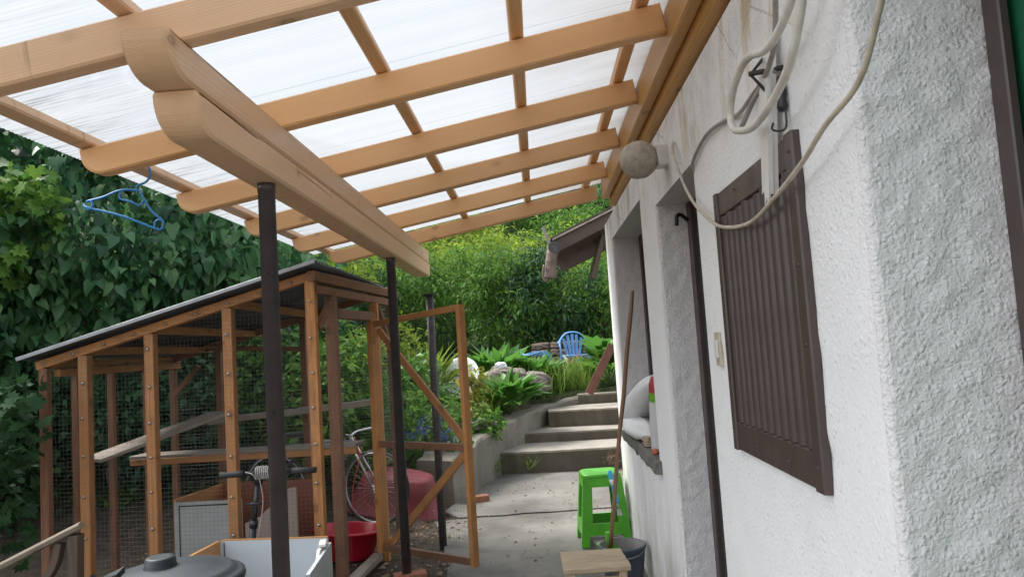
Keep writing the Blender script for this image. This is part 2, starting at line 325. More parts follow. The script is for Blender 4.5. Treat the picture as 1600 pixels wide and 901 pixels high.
# ------------------------------------------------------------ mesh helpers
WM = {}
def tag(o, label=None, cat=None, group=None, kind=None):
    if label: o['label'] = label
    if cat: o['category'] = cat
    if group: o['group'] = group
    if kind: o['kind'] = kind
    return o
def thing(name, loc, label, cat, group=None):
    o = bpy.data.objects.new(name, None); COL.objects.link(o); o.empty_display_size = .1
    o.location = loc; WM[o] = Matrix.Translation(loc); return tag(o, label, cat, group)
def link(name, me, mw, parent=None, mat=None):
    if mat is not None and not me.materials: me.materials.append(MAT[mat] if isinstance(mat, str) else mat)
    o = bpy.data.objects.new(name, me); COL.objects.link(o); WM[o] = mw.copy()
    if parent is not None:
        o.parent = parent; o.matrix_basis = WM[parent].inverted() @ mw
    else: o.matrix_basis = mw
    return o
class MB:
    def __init__(s): s.v = []; s.f = []; s.sm = []
    def add(s, vs, fs, smooth=False):
        b = len(s.v); s.v += [Vector(p) for p in vs]; s.f += [tuple(i+b for i in f) for f in fs]; s.sm += [smooth]*len(fs); return s
    def box(s, lo, hi, ch=0.0):
        x0, y0, z0 = lo; x1, y1, z1 = hi
        if ch:
            return s.bar((( x0+x1)/2, (y0+y1)/2, z0), ((x0+x1)/2, (y0+y1)/2, z1), x1-x0, y1-y0, (0, 1, 0), ch) 
        return s.add([(x0,y0,z0),(x1,y0,z0),(x1,y1,z0),(x0,y1,z0),(x0,y0,z1),(x1,y0,z1),(x1,y1,z1),(x0,y1,z1)],
                     [(0,3,2,1),(4,5,6,7),(0,1,5,4),(1,2,6,5),(2,3,7,6),(3,0,4,7)])
    def bar(s, p0, p1, w, h, up=(0, 0, 1), ch=.003):
        p0, p1 = Vector(p0), Vector(p1); x = (p1-p0).normalized(); z = Vector(up); z = (z-x*z.dot(x)).normalized(); y = z.cross(x)
        pr = sect(w, h, ch)
        vs = [p0+y*a+z*b for a, b in pr]+[p1+y*a+z*b for a, b in pr]; n = len(pr)
        return s.add(vs, [(i, (i+1) % n, n+(i+1) % n, n+i) for i in range(n)]+[tuple(range(n))[::-1], tuple(range(n, 2*n))])
    def tube(s, pts, r, n=8, cap=True, closed=False):
        pts = [Vector(p) for p in pts]; m = len(pts); rs = r if isinstance(r, (list, tuple)) else [r]*m
        vs = []; prev = None
        for i, p in enumerate(pts):
            a = pts[(i-1) % m] if (closed or i > 0) else p; b = pts[(i+1) % m] if (closed or i < m-1) else p
            tdir = (b-a).normalized() if (b-a).length > 1e-9 else Vector((0, 0, 1))
            if prev is None:
                ref = Vector((0, 0, 1)) if abs(tdir.z) < .9 else Vector((1, 0, 0)); u = (ref-tdir*ref.dot(tdir)).normalized()
            else:
                u = prev-tdir*prev.dot(tdir); u = u.normalized() if u.length > 1e-6 else tdir.orthogonal().normalized()
            prev = u; w = tdir.cross(u)
            vs += [p+(u*math.cos(k*2*math.pi/n)+w*math.sin(k*2*math.pi/n))*rs[i] for k in range(n)]
        fs = []
        for i in range(m if closed else m-1):
            j = (i+1) % m
            fs += [(i*n+k, i*n+(k+1) % n, j*n+(k+1) % n, j*n+k) for k in range(n)]
        s.add(vs, fs, True)
        if cap and not closed:
            s.f.append(tuple(range(len(s.v)-n*m, len(s.v)-n*m+n))[::-1]); s.f.append(tuple(range(len(s.v)-n, len(s.v)))); s.sm += [False, False]
        return s
    def lathe(s, prof, c, n=32, axis='Z', smooth=True, close_top=True):
        vs = []; c = Vector(c)
        for r, h in prof:
            for k in range(n):
                a = 2*math.pi*k/n; p = (r*math.cos(a), r*math.sin(a), h)
                if axis == 'Y': p = (p[0], p[2], p[1])
                if axis == 'X': p = (p[2], p[0], p[1])
                vs.append(c+Vector(p))
        fs = [(i*n+k, i*n+(k+1) % n, (i+1)*n+(k+1) % n, (i+1)*n+k) for i in range(len(prof)-1) for k in range(n)]
        s.add(vs, fs, smooth)
        if close_top:
            b = len(s.v)-n; s.f.append(tuple(range(b, b+n))); s.sm.append(False)
        return s
    def prism(s, poly, ext, smooth=False):
        """poly: list of 3-D points (planar), ext: extrusion vector"""
        n = len(poly); e = Vector(ext); vs = [Vector(p) for p in poly]+[Vector(p)+e for p in poly]
        return s.add(vs, [tuple(range(n))[::-1], tuple(range(n, 2*n))]+[(i, (i+1) % n, n+(i+1) % n, n+i) for i in range(n)], smooth)
    def xform(s, mat): s.v = [mat @ p for p in s.v]; return s
    def mesh(s, name, org):
        me = bpy.data.meshes.new(name); me.from_pydata([p-org for p in s.v], [], s.f)
        me.polygons.foreach_set('use_smooth', s.sm); me.update(); return me
    def build(s, name, mat, parent=None, org=None):
        if org is None:
            if parent is None: org = sum(s.v, Vector())/len(s.v)
            else:
                lo = Vector([min(p[i] for p in s.v) for i in range(3)]); hi = Vector([max(p[i] for p in s.v) for i in range(3)]); org = (lo+hi)/2
        org = Vector(org)
        return link(name, s.mesh(name, org), Matrix.Translation(org), parent, mat)
def sect(w, h, ch):
    a, b, c = w/2, h/2, min(ch, w*.3, h*.3)
    if c <= 0: return [(-a,-b),(a,-b),(a,b),(-a,b)]
    return [(-a+c,-b),(a-c,-b),(a,-b+c),(a,b-c),(a-c,b),(-a+c,b),(-a,b-c),(-a,-b+c)]
def frame(p0, p1, up):
    p0, p1 = Vector(p0), Vector(p1); x = (p1-p0).normalized(); z = Vector(up); z = (z-x*z.dot(x)).normalized(); y = z.cross(x)
    m = Matrix((x, y, z)).transposed().to_4x4(); m.translation = (p0+p1)/2; return m, (p1-p0).length
def timber(name, p0, p1, w, h, mat, parent=None, up=(0, 0, 1), ch=.003, segs=1, wob=0.0):
    """a length of wood: local X runs along the grain, w is sideways, h along up"""
    m, L = frame(p0, p1, up); pr = sect(w, h, ch); n = len(pr); vs = []
    for i in range(segs+1):
        x = -L/2+L*i/segs; dy, dz = (random.uniform(-wob, wob), random.uniform(-wob, wob)) if wob else (0, 0)
        vs += [(x, a+dy, b+dz) for a, b in pr]
    fs = [(s*n+i, s*n+(i+1) % n, (s+1)*n+(i+1) % n, (s+1)*n+i) for s in range(segs) for i in range(n)]+[tuple(range(n))[::-1], tuple(range(segs*n, segs*n+n))]
    me = bpy.data.meshes.new(name); me.from_pydata(vs, [], fs); me.update()
    return link(name, me, m, parent, mat)
def round_end(p0, p1, w, h, rad, name, mat, parent, up=(0, 0, 1), both=False, ch=.006):
    """timber with the lower corner of its p0 end cut to a quarter round"""
    m, L = frame(p0, p1, up); b = h/2; prof = []
    k = 9
    prof.append((-L/2, b)); 
    for i in range(k+1):
        a = math.pi/2*i/k; prof.append((-L/2+rad*(1-math.cos(a)), -b+rad*.94-rad*.94*math.sin(a)))
    if both:
        for i in range(k+1):
            a = math.pi/2*(1-i/k); prof.append((L/2-rad*.35*(1-math.cos(a)), -b+rad*.35-rad*.35*math.sin(a)))
    else: prof.append((L/2, -b))
    prof.append((L/2, b))
    n = len(prof); cx = 0; cz = 0
    def inset(p, d):  # crude inward offset for the arris
        return (p[0]+(d if p[0] < -L/2+rad else (-d if p[0] > L/2-.01 else 0)), p[1]+(d if p[1] < b-.01 else -d))
    vs = []
    for y, d in ((-w/2, ch), (-w/2+ch, 0), (w/2-ch, 0), (w/2, ch)):
        vs += [(q[0], y, q[1]) for q in (inset(p, d) if d else p for p in prof)]
    fs = [tuple(range(n)), tuple(range(3*n, 4*n))[::-1]]
    for l in range(3):
        fs += [(l*n+i, (l+1)*n+i, (l+1)*n+(i+1) % n, l*n+(i+1) % n) for i in range(n)]
    me = bpy.data.meshes.new(name); me.from_pydata(vs, [], fs); me.update()
    return link(name, me, m, parent, mat)
def catmull(pts, k=8):
    P = [Vector(p) for p in pts]; P = [P[0]*2-P[1]]+P+[P[-1]*2-P[-2]]; out = []
    for i in range(1, len(P)-2):
        a, b, c, d = P[i-1:i+3]
        for j in range(k):
            t = j/k; out.append(.5*((2*b)+(c-a)*t+(2*a-5*b+4*c-d)*t*t+(3*b-a-3*c+d)*t**3))
    out.append(P[-2]); return out
def noisy_grid(nu, nv, fn, amp, seed=0):
    """grid mesh from fn(u,v)->(point, normal) with random relief along the normal"""
    rng = np.random.default_rng(seed); h = rng.normal(0, amp, (nv+1, nu+1))
    vs = []
    for j in range(nv+1):
        for i in range(nu+1):
            p, n = fn(i/nu, j/nv); vs.append(Vector(p)+Vector(n)*float(h[j, i]))
    fs = [(j*(nu+1)+i, j*(nu+1)+i+1, (j+1)*(nu+1)+i+1, (j+1)*(nu+1)+i) for j in range(nv) for i in range(nu)]
    return vs, fs
def np_mesh(name, V, Fc):
    """V (n,3); Fc (m,k) faces of equal size k"""
    me = bpy.data.meshes.new(name); m, k = Fc.shape
    me.vertices.add(len(V)); me.vertices.foreach_set('co', V.astype(np.float32).ravel())
    me.loops.add(m*k); me.loops.foreach_set('vertex_index', Fc.astype(np.int32).ravel())
    me.polygons.add(m); me.polygons.foreach_set('loop_start', np.arange(0, m*k, k, dtype=np.int32)); me.polygons.foreach_set('loop_total', np.full(m, k, dtype=np.int32))
    me.update(calc_edges=True); return me

# leaf templates: stem at origin, tip at +Y, face +Z
def tri_fan(outline, mid, fold):
    V = [(0, 0, 0)]+[(x, y, fold*abs(x)-.12*y*y) for x, y in outline]
    return np.array(V), np.array([(0, i, i+1) for i in range(1, len(outline))])
LEAF = {}
_h = np.array([(0,0,0),(0,.5,-.02),(0,1,-.16),(-.30,-.12,.05),(-.46,.22,.12),(-.27,.62,.05),(.30,-.12,.05),(.46,.22,.12),(.27,.62,.05)])
LEAF['heart'] = (_h, np.array([(0,1,4),(0,4,3),(1,2,5),(1,5,4),(0,7,1),(0,6,7),(1,8,2),(1,7,8)]))
LEAF['lance'] = (np.array([(0,0,0),(0,.5,0),(0,1,-.14),(-.16,.4,.05),(.16,.4,.05)]), np.array([(0,1,3),(3,1,2),(0,4,1),(1,4,2)]))
LEAF['oval'] = (np.array([(0,0,0),(0,.5,0),(0,1,-.12),(-.27,.45,.07),(.27,.45,.07)]), np.array([(0,1,3),(3,1,2),(0,4,1),(1,4,2)]))
_lob = [(.10,-.02),(.42,.05),(.30,.20),(.55,.45),(.28,.48),(.30,.72),(.12,.66),(0,1.0),(-.12,.66),(-.30,.72),(-.28,.48),(-.55,.45),(-.30,.20),(-.42,.05),(-.10,-.02)]
LEAF['lobed'] = tri_fan([(x, y-.0) for x, y in _lob], 0, .12); LEAF['lobed'][0][0] = (0, .25, 0)
LEAF['blade'] = (np.array([(-.02,0,0),(.02,0,0),(-.018,.4,.03),(.018,.4,.03),(-.012,.75,.0),(.012,.75,.0),(0,1,-.08)]), np.array([(0,1,3),(0,3,2),(2,3,5),(2,5,4),(4,5,6)]))
def unit(a): return a/np.maximum(np.linalg.norm(a, axis=-1, keepdims=True), 1e-9)
def frames(d, n):
    y = unit(d); z = unit(n-(n*y).sum(-1, keepdims=True)*y); x = np.cross(y, z)
    return np.stack([x, y, z], -1)
def leaf_mesh(name, pos, d, n, size, kind, wscale=1.0):
    V, T = LEAF[kind]; V = V*np.array([wscale, 1, 1]); A = frames(d, n)
    P = np.einsum('nij,kj->nki', A, V)*size[:, None, None]+pos[:, None, :]
    N, K = len(pos), len(V)
    Fc = (T[None]+(np.arange(N)*K)[:, None, None]).reshape(-1, 3)
    return np_mesh(name, P.reshape(-1, 3), Fc)
def crown_pts(rng, c, rad, nclump, cr, nleaf, droop=.5, inner=.5, flat=1.0):
    c, rad = np.array(c, float), np.array(rad, float)
    u = unit(rng.normal(size=(nclump, 3))); q = rng.uniform(inner, 1., (nclump, 1))**.6
    cc = c+u*rad*q
    w = rng.uniform(.5, 1.3, nclump); idx = rng.choice(nclump, nleaf, p=w/w.sum())
    v = unit(rng.normal(size=(nleaf, 3))); rr = cr*w[idx][:, None]*rng.uniform(.45, 1.05, (nleaf, 1))
    pos = cc[idx]+v*rr*np.array([1, 1, flat])
    out = unit(.55*v+.45*unit((pos-c)/rad))
    d = unit(out*.55+np.array([0, 0, -droop])+rng.normal(0, .45, (nleaf, 3)))
    n = unit(out*.55+np.array([0, 0, .7])+rng.normal(0, .62, (nleaf, 3)))
    return pos, d, n, cc
def limbs(mb, base, cc, rng, r0, nb=7):
    base = Vector(base); top = Vector(cc.mean(0)); top.z = max(top.z, base.z+.4)
    mid = base.lerp(top, .5)+Vector((rng.uniform(-.1, .1), rng.uniform(-.1, .1), 0))
    mb.tube(catmull([base, mid, top], 4), [r0*(1-.06*i) for i in range(9)], 7)
    for i in rng.choice(len(cc), min(nb, len(cc)), replace=False):
        e = Vector(cc[i]); s = base.lerp(top, rng.uniform(.3, .95)); m_ = s.lerp(e, .5)+Vector((0, 0, .12*(e-s).length))
        mb.tube(catmull([s, m_, e], 4), [r0*.5*(1-.1*k) for k in range(9)], 5)
def plant(name, base, c, rad, nclump, cr, nleaf, size, kind, mat, label, cat, group=None, droop=.5, inner=.5, seed=0, r0=.06, wscale=1.0, crown='crown', trunk='trunk', trunk_mat='bark', nb=7, singles=0):
    rng = np.random.default_rng(seed); t = thing(name, base, label, cat, group)
    pos, d, n, cc = crown_pts(rng, c, rad, nclump, cr, nleaf, droop, inner)
    sz = size*(.45+.95*rng.uniform(0, 1, nleaf)**1.3)
    if singles:
        dist = np.linalg.norm(pos-np.array([0, 0, 1.42]), axis=1)/sz
        # nearest, largest leaves on the side facing the yard become leaves of their own
        o = np.argsort(dist); one, rest = o[:singles], o[singles:]
        V, T = LEAF[kind]; lm = np_mesh('leaf', V*np.array([wscale, 1, 1]), T); lm.materials.append(MAT[mat]); A = frames(d, n)
        for i in one:
            m = Matrix(A[i].tolist()).to_4x4() @ Matrix.Scale(float(sz[i]), 4); m.translation = pos[i].tolist(); link('leaf', lm, m, t)
        pos, d, n, sz = pos[rest], d[rest], n[rest], sz[rest]
    o = link(crown, leaf_mesh(crown, pos-np.array(c), d, n, sz, kind, wscale), Matrix.Translation(c), t, mat)
    if singles: o['kind'] = 'stuff'
    mb = MB(); limbs(mb, base, cc, rng, r0, nb); mb.build(trunk, trunk_mat, t)
    return t
def tuft(name, base, nleaf, h, spread, kind, mat, label, cat, group=None, seed=0, wscale=1.0, stems=True, upright=.9, droop=.25):
    """rosette of leaves that rise from one foot; each leaf on its own stalk"""
    rng = np.random.default_rng(seed); t = thing(name, base, label, cat, group)
    a = rng.uniform(0, 2*np.pi, nleaf); r = spread*np.sqrt(rng.uniform(.02, 1, nleaf)); hh = h*rng.uniform(.35, 1, nleaf)
    b = np.array(base, float)
    pos = b+np.stack([r*np.cos(a)*.6, r*np.sin(a)*.6, hh*.55], -1)
    out = np.stack([np.cos(a), np.sin(a), np.zeros(nleaf)], -1)
    d = unit(out*(r/spread)[:, None]+np.array([0, 0, upright])+rng.normal(0, .25, (nleaf, 3))-np.array([0, 0, droop])*rng.uniform(0, 2, (nleaf, 1)))
    n = unit(np.array([0, 0, 1.])-out*.4+rng.normal(0, .25, (nleaf, 3)))
    sz = h*.55*rng.uniform(.6, 1.15, nleaf)
    link('foliage', leaf_mesh('foliage', pos-b, d, n, sz, kind, wscale), Matrix.Translation(base), t, mat)
    if stems:
        mb = MB()
        for i in range(0, nleaf, max(1, nleaf//40)):
            p = Vector(pos[i].tolist()); f = Vector(base); mb.tube([f, f.lerp(p, .5)+Vector((0, 0, .03)), p], [.006, .005, .003], 4)
        mb.build('stem', 'stem', t)
    return t
# ------------------------------------------------------------ terrain
WP = [(-.86, 7.05), (-.74, 7.5), (-.50, 8.5), (-.22, 9.16), (.15, 9.95), (.62, 10.28)]   # yard-side face of the retaining kerb
def sm(a, b, x): t = np.clip((x-a)/(b-a), 0, 1); return t*t*(3-2*t)
def hgt(x, y):
    x, y = np.asarray(x, float), np.asarray(y, float)
    wy = np.array([p[1] for p in WP]); wx = np.array([p[0] for p in WP])
    h = .50*sm(6.5, 7.9, y)+.28*sm(8.0, 11, y)+.36*np.clip(y-14.2, 0, 42)
    h = h+.30*np.clip(-7.5-x, 0, 30)*sm(4, 9, y)
    low = (x > np.interp(y, wy, wx)-.16) & (y < 10.3)
    low = low | ((y < 6.55) & (x > -8))
    h = np.where(low, 0., h)
    bumpy = .03*np.sin(3.1*x+1.7*y)+.022*np.sin(5.3*x-4.1*y)
    return h+np.where(low, -.03+.25*bumpy*(y < 6.55), bumpy)
xs = np.concatenate([np.linspace(-150, -15, 10), np.arange(-12, 6, .16), np.linspace(7, 150, 10)])
ys = np.concatenate([np.linspace(-150, -6, 8), np.arange(-4, 26, .16), np.linspace(27, 60, 30), np.linspace(70, 200, 6)])
X, Y = np.meshgrid(xs, ys); V = np.stack([X, Y, hgt(X, Y)], -1).reshape(-1, 3); nx = len(xs)
i, j = np.meshgrid(np.arange(nx-1), np.arange(len(ys)-1)); a = (j*nx+i).ravel()
me = np_mesh('ground', V, np.stack([a, a+1, a+nx+1, a+nx], -1)); me.polygons.foreach_set('use_smooth', np.ones(len(me.polygons), bool))
tag(link('ground', me, Matrix.Identity(4), None, 'soil'), kind='structure')
def gz(x, y): return float(hgt(x, y))

# concrete yard: three pours with open joints between them
def slab(name, poly, z, th=.09):
    mb = MB(); mb.prism([(x, y, z-th) for x, y in poly], (0, 0, th)); return tag(mb.build(name, 'concrete'), kind='structure')
def jag(p, q, n, amp, rng):
    return [(p[0]+(q[0]-p[0])*k/n+rng.uniform(-amp, amp), p[1]+(q[1]-p[1])*k/n+rng.uniform(-amp, amp)) for k in range(n)]
rg = random.Random(5)
j1 = jag((.60, 5.02), (-.70, 5.22), 9, .018, rg); j2 = jag((.60, 6.55), (-.95, 6.42), 8, .02, rg)
slab('yard_pavement', [(.60, -3), (.60, 5.0)]+j1[1:]+jag((-.66, 5.2), (-.78, 3.2), 10, .03, rg)+[(-.85, 1.5), (-.9, -3)], 0)
slab('yard_pavement', [(.60, 5.035), (.60, 6.53)]+j2[1:]+jag((-.96, 6.4), (-.70, 5.24), 7, .02, rg)+[(x, y+.016) for x, y in j1[::-1][:-1]], -.006)
slab('yard_pavement', [(1.9, 5.9), (1.9, 8.62), (-.55, 8.62)]+jag((-.60, 8.4), (-.98, 6.45), 7, .01, rg)+[(x, y+.015) for x, y in j2[::-1][:-1]]+[(.62, 6.545), (.62, 5.9)], .003)

# ------------------------------------------------------------ retaining kerb and steps
t = thing('retaining_wall', (-.5, 8.4, 0), 'low curved concrete kerb wall holding back the garden beside the steps', 'wall')
cl = catmull([(x, y, 0) for x, y in WP], 7); mb = MB(); vs = []
rg = random.Random(3)
for k, p in enumerate(cl):
    a, b = cl[max(k-1, 0)], cl[min(k+1, len(cl)-1)]; d = (b-a).normalized(); nrm = Vector((-d.y, d.x, 0)); zt = .40+.30*k/(len(cl)-1)+rg.uniform(-.012, .012)
    o = rg.uniform(-.012, .012)
    vs += [p+nrm*(o)+Vector((0, 0, -.1)), p+nrm*(o+.01)+Vector((0, 0, zt*.55)), p+nrm*(o-.004)+Vector((0, 0, zt-.025)), p+nrm*(.02)+Vector((0, 0, zt)), p+nrm*(.38+rg.uniform(-.03, .03))+Vector((0, 0, zt+.015)), p+nrm*.40+Vector((0, 0, -.1))]
n = 6; mb.add(vs, [(k*n+q, (k+1)*n+q, (k+1)*n+(q+1) % n, k*n+(q+1) % n) for k in range(len(cl)-1) for q in range(n)]+[tuple(range(n)), tuple(range(len(vs)-n, len(vs)))[::-1]], False)
mb.build('kerb', 'concrete_old', t)
t = thing('concrete_steps', (.4, 8.5, 0), 'four worn concrete steps climbing to the garden past the house corner', 'steps')
def step(front, yb, z0, z1):
    mb = MB(); f = [Vector((x, y, z1)) for x, y in front]; rr = random.Random(int(z1*100)); vs = []
    k = len(f)
    for p in f:
        w = rr.uniform(-.014, .014); vs += [(p.x, p.y+w, z0), (p.x, p.y+w-.004, z1-.018), (p.x, p.y+w+.014, z1), (p.x, yb, z1+.012)]
    mb.add(vs, [(a*4+q, (a+1)*4+q, (a+1)*4+q+1, a*4+q+1) for a in range(k-1) for q in range(3)])
    mb.add([vs[0], vs[1], vs[2], vs[3], (f[0].x, yb, z0)], [(0, 1, 2, 3, 4)])
    mb.add([vs[-4], vs[-3], vs[-2], vs[-1], (f[-1].x, yb, z0)], [(0, 4, 3, 2, 1)])
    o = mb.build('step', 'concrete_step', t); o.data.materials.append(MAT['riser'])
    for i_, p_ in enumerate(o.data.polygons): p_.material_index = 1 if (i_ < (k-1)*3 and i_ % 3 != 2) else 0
    return o
def arc(x0, y0, x1, y1, n=22, sag=.04): return [(x0+(x1-x0)*k/n, y0+(y1-y0)*k/n-sag*math.sin(math.pi*k/n)) for k in range(n+1)]
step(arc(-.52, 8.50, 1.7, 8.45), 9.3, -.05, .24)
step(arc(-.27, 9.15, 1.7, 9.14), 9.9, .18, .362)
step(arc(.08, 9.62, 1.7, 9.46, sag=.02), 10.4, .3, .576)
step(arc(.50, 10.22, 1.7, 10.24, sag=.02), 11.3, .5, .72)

# ------------------------------------------------------------ white house
XW = .571
house = thing('white_house', (XW, 2.6, 0), 'white roughcast house wall with recessed window and door on the right', 'house')
wall = MB()
def panel(mb, p, u, v, nrm, seed, res=.05, amp=.0016):
    p, u, v, nrm = map(Vector, (p, u, v, nrm)); nu, nv = max(1, int(u.length/res)), max(1, int(v.length/res))
    rr = np.random.default_rng(seed); h = rr.normal(0, amp, (nv+1, nu+1)); h[0] = h[-1] = 0; h[:, 0] = h[:, -1] = 0
    vs = [p+u*(i/nu)+v*(j/nv)+nrm*float(h[j, i]) for j in range(nv+1) for i in range(nu+1)]
    mb.add(vs, [(j*(nu+1)+i, j*(nu+1)+i+1, (j+1)*(nu+1)+i+1, (j+1)*(nu+1)+i) for j in range(nv) for i in range(nu)], True)
CR = .014
OPEN = [(.3, 1.268, -.1, 2.14), (2.53, 3.34, -.1, 2.01), (3.80, 5.22, .76, 2.13)]
Ys = [-3, .3, 1.268, 2.53, 3.34, 3.80, 5.22, 5.66]; Zs = [-.1, .76, 2.01, 2.13, 2.14, 2.295]
ci = 0
for a in range(len(Ys)-1):
    for b in range(len(Zs)-1):
        y0, y1, z0, z1 = Ys[a], Ys[a+1], Zs[b], Zs[b+1]; ym, zm = (y0+y1)/2, (z0+z1)/2
        if any(o[0] < ym < o[1] and o[2] < zm < o[3] for o in OPEN): continue
        # leave room for the rounded corner at the jambs that face the camera
        if any(abs(y0-o[1]) < 1e-6 and o[2] < zm < o[3] for o in OPEN): y0 += CR
        ci += 1; panel(wall, (XW, y1, z0), (0, y0-y1, 0), (0, 0, z1-z0), (-1, 0, 0), ci)
panel(wall, (XW, 5.66, 2.295), (0, -8.66, 0), (.069, 0, .10), (-1, 0, 0), 90, .12)      # weathered chamfer where the thick render stops
panel(wall, (.64, 5.66, 2.395), (0, -8.66, 0), (0, 0, .42), (-1, 0, 0), 91, .2)
panel(wall, (XW, 5.66, -.1), (0, 0, 2.395), (5.4, 0, 0), (0, 1, 0), 92, .2)                # far end wall
wall.add([(.64, 5.66, 2.295), (.64, 5.66, 2.815), (5.97, 5.66, 2.815), (5.97, 5.66, 2.295)], [(0, 1, 2, 3)])
wall.add([(.64, 5.66, 2.295), (.64, 5.66, 2.395), (XW, 5.66, 2.295)], [(0, 1, 2)])
wall.add([(5.97, -3, -.1), (5.97, 5.66, -.1), (5.97, 5.66, 2.815), (5.97, -3, 2.815)], [(0, 1, 2, 3)])
wall.add([(XW, -3, -.1), (5.97, -3, -.1), (5.97, -3, 2.815), (.64, -3, 2.815), (.64, -3, 2.395), (XW, -3, 2.295)], [(0, 1, 2, 3, 4, 5)])
wall.build('wall', 'stucco', house)
rev = None
def corner(y, z0, z1, seed):
    rr = random.Random(seed); n = int((z1-z0)/.011); rows = []; w = 0
    for k in range(n+1):
        w = w*.75+rr.uniform(-.0011, .0011); e = w if 0 < k < n else 0
        for q in range(6):
            a = math.pi/2*q/5; rows.append((XW+CR*(1-math.cos(a))+e*(q not in (0, 5)), y+CR*(1-math.sin(a))-e*(q not in (0, 5)), z0+(z1-z0)*k/n))
    rev.add(rows, [(k*6+q, k*6+q+1, (k+1)*6+q+1, (k+1)*6+q) for k in range(n) for q in range(5)], True)
def jamb(y, x1, z0, z1, seed, facing=-1, amp=.0028):
    x0 = XW+(CR if facing < 0 else 0); panel(rev, (x0, y, z0), (x1-x0, 0, 0), (0, 0, z1-z0), (0, facing, 0), seed, .016, amp)
for (y0, y1, z0, z1), dep, sd in zip(OPEN, (.27, .19, .23), (1, 2, 3)):
    rev = MB(); corner(y1, z0, z1, sd); jamb(y1, XW+dep, z0, z1, 20+sd); jamb(y0, XW+dep, z0, z1, 30+sd, 1)
    panel(rev, (XW, y0, z1), (dep, 0, 0), (0, y1-y0, 0), (0, 0, -1), 40+sd, .04); rev.build('reveal', 'stucco_rough', house)
# roof over the house, out of sight behind the canopy
mb = MB(); mb.prism([(.50, -3.1, 2.78), (3.3, -3.1, 4.05), (6.2, -3.1, 2.82), (6.2, -3.1, 2.9), (3.3, -3.1, 4.15), (.50, -3.1, 2.86)], (0, 8.9, 0)); mb.build('roof', 'grey_wood', house)
mb = MB(); mb.box((.64, -2.9, 2.6), (5.9, 5.6, 2.62)); mb.box((2.0, -2.9, 0), (2.02, 5.6, 2.6)); mb.build('inner_wall', 'dark', house)
# window
win = MB()
for a, b in (((.755, 3.80, .76), (.80, 3.88, 2.13)), ((.755, 5.14, .76), (.80, 5.22, 2.13)), ((.755, 3.88, 2.06), (.80, 5.14, 2.13)), ((.755, 3.88, .76), (.80, 5.14, .84)), ((.758, 4.48, .84), (.797, 4.54, 2.06))): win.box(a, b)
w_ = win.build('window', 'brown', house)
MB().box((.772, 3.87, .83), (.780, 5.15, 2.07)).build('pane', 'glass', w_)
sl = MB(); rr = random.Random(8); vs = []; n = 34
for k in range(n+1):
    y = 3.74+(5.22-3.74)*k/n; e = rr.uniform(-.008, .008); f = rr.uniform(-.006, .006)
    vs += [(.76, y, .742), (.548+e, y, .745+f), (.538+e, y, .765), (.545+e, y, .803+f*.4), (.562, y, .812), (.76, y, .815)]
sl.add(vs, [(k*6+q, (k+1)*6+q, (k+1)*6+(q+1) % 6, k*6+(q+1) % 6) for k in range(n) for q in range(6)]+[tuple(range(6))[::-1], tuple(range(n*6, n*6+6))])
sl.build('window_sill', 'concrete', house)
# plank door in the second recess
mb = MB(); mb.box((.722, 2.53, .03), (.76, 3.34, 2.01)); d_ = mb.build('door', 'dark', house)
mb = MB(); mb.box((.705, 3.275, .02), (.727, 3.338, 2.008), .004); mb.build('door_frame', 'brown', d_)
mb = MB(); mb.tube(catmull([(.70, 3.30, 1.93), (.665, 3.27, 1.95), (.645, 3.25, 1.94), (.64, 3.245, 1.90)], 5), .009, 7); mb.build('hook', 'black_pl', d_)
# near doorway: brown frame and green leaf
mb = MB(); mb.box((.797, 1.222, -.02), (.815, 1.2665, 2.14), .003); mb.box((.815, 1.24, -.02), (.8215, 1.2665, 2.14), .001); mb.build('door_frame', 'brown', house)
mb = MB(); mb.box((.8265, .32, .02), (.884, 1.258, 2.10), .003); g_ = mb.build('door', 'green_paint', house); g_['label'] = 'green painted door leaf in the nearest doorway'
mb = MB(); mb.box((.8216, 1.2505, .02), (.8264, 1.2585, 2.10)); mb.build('edge_strip', 'beige', g_)
# shutter with upright half-round slats
Y0, Y1, Z0, Z1 = 1.535, 2.225, 1.085, 1.83
fr = MB(); fx0, fx1 = .5515, .5725
fr.box((fx0, Y0, Z0), (fx1, Y0+.05, Z1), .004); fr.box((fx0, Y1-.04, Z0), (fx1, Y1, Z1), .004)
fr.bar((fx0+.015, Y0+.0505, Z1-.0355), (fx0+.015, Y1-.0405, Z1-.0355), fx1-fx0-.002, .07, ch=.003); fr.bar((fx0+.015, Y0+.0505, Z0+.0405), (fx0+.015, Y1-.0405, Z0+.0405), fx1-fx0-.002, .08, ch=.003)
fr.box((.5655, Y0+.01, Z0+.01), (.572, Y1-.01, Z1-.01))
sh = fr.build('shutter', 'brown', house)
ns = 11; pitch = (Y1-.045-Y0-.055)/ns
for k in range(ns):
    y = Y0+.055+pitch*(k+.5); mb = MB(); r_ = pitch*.37
    pr = [Vector((fx0+.019-r_*.85*math.sin(math.pi*q/8), y+r_*math.cos(math.pi*q/8)*1.02, 0)) for q in range(9)]
    vs = [p+Vector((0, 0, Z0+.082)) for p in pr]+[p+Vector((0, 0, Z1-.072-.0035*(k % 3))) for p in pr]
    mb.add(vs, [(q, q+1, 10+q-1+0, 9+q) if False else (q, 9+q, 10+q, q+1) for q in range(8)], True); mb.add(vs, [tuple(range(9)), tuple(range(9, 18))[::-1]])
    mb.build('slat', 'brown', sh)

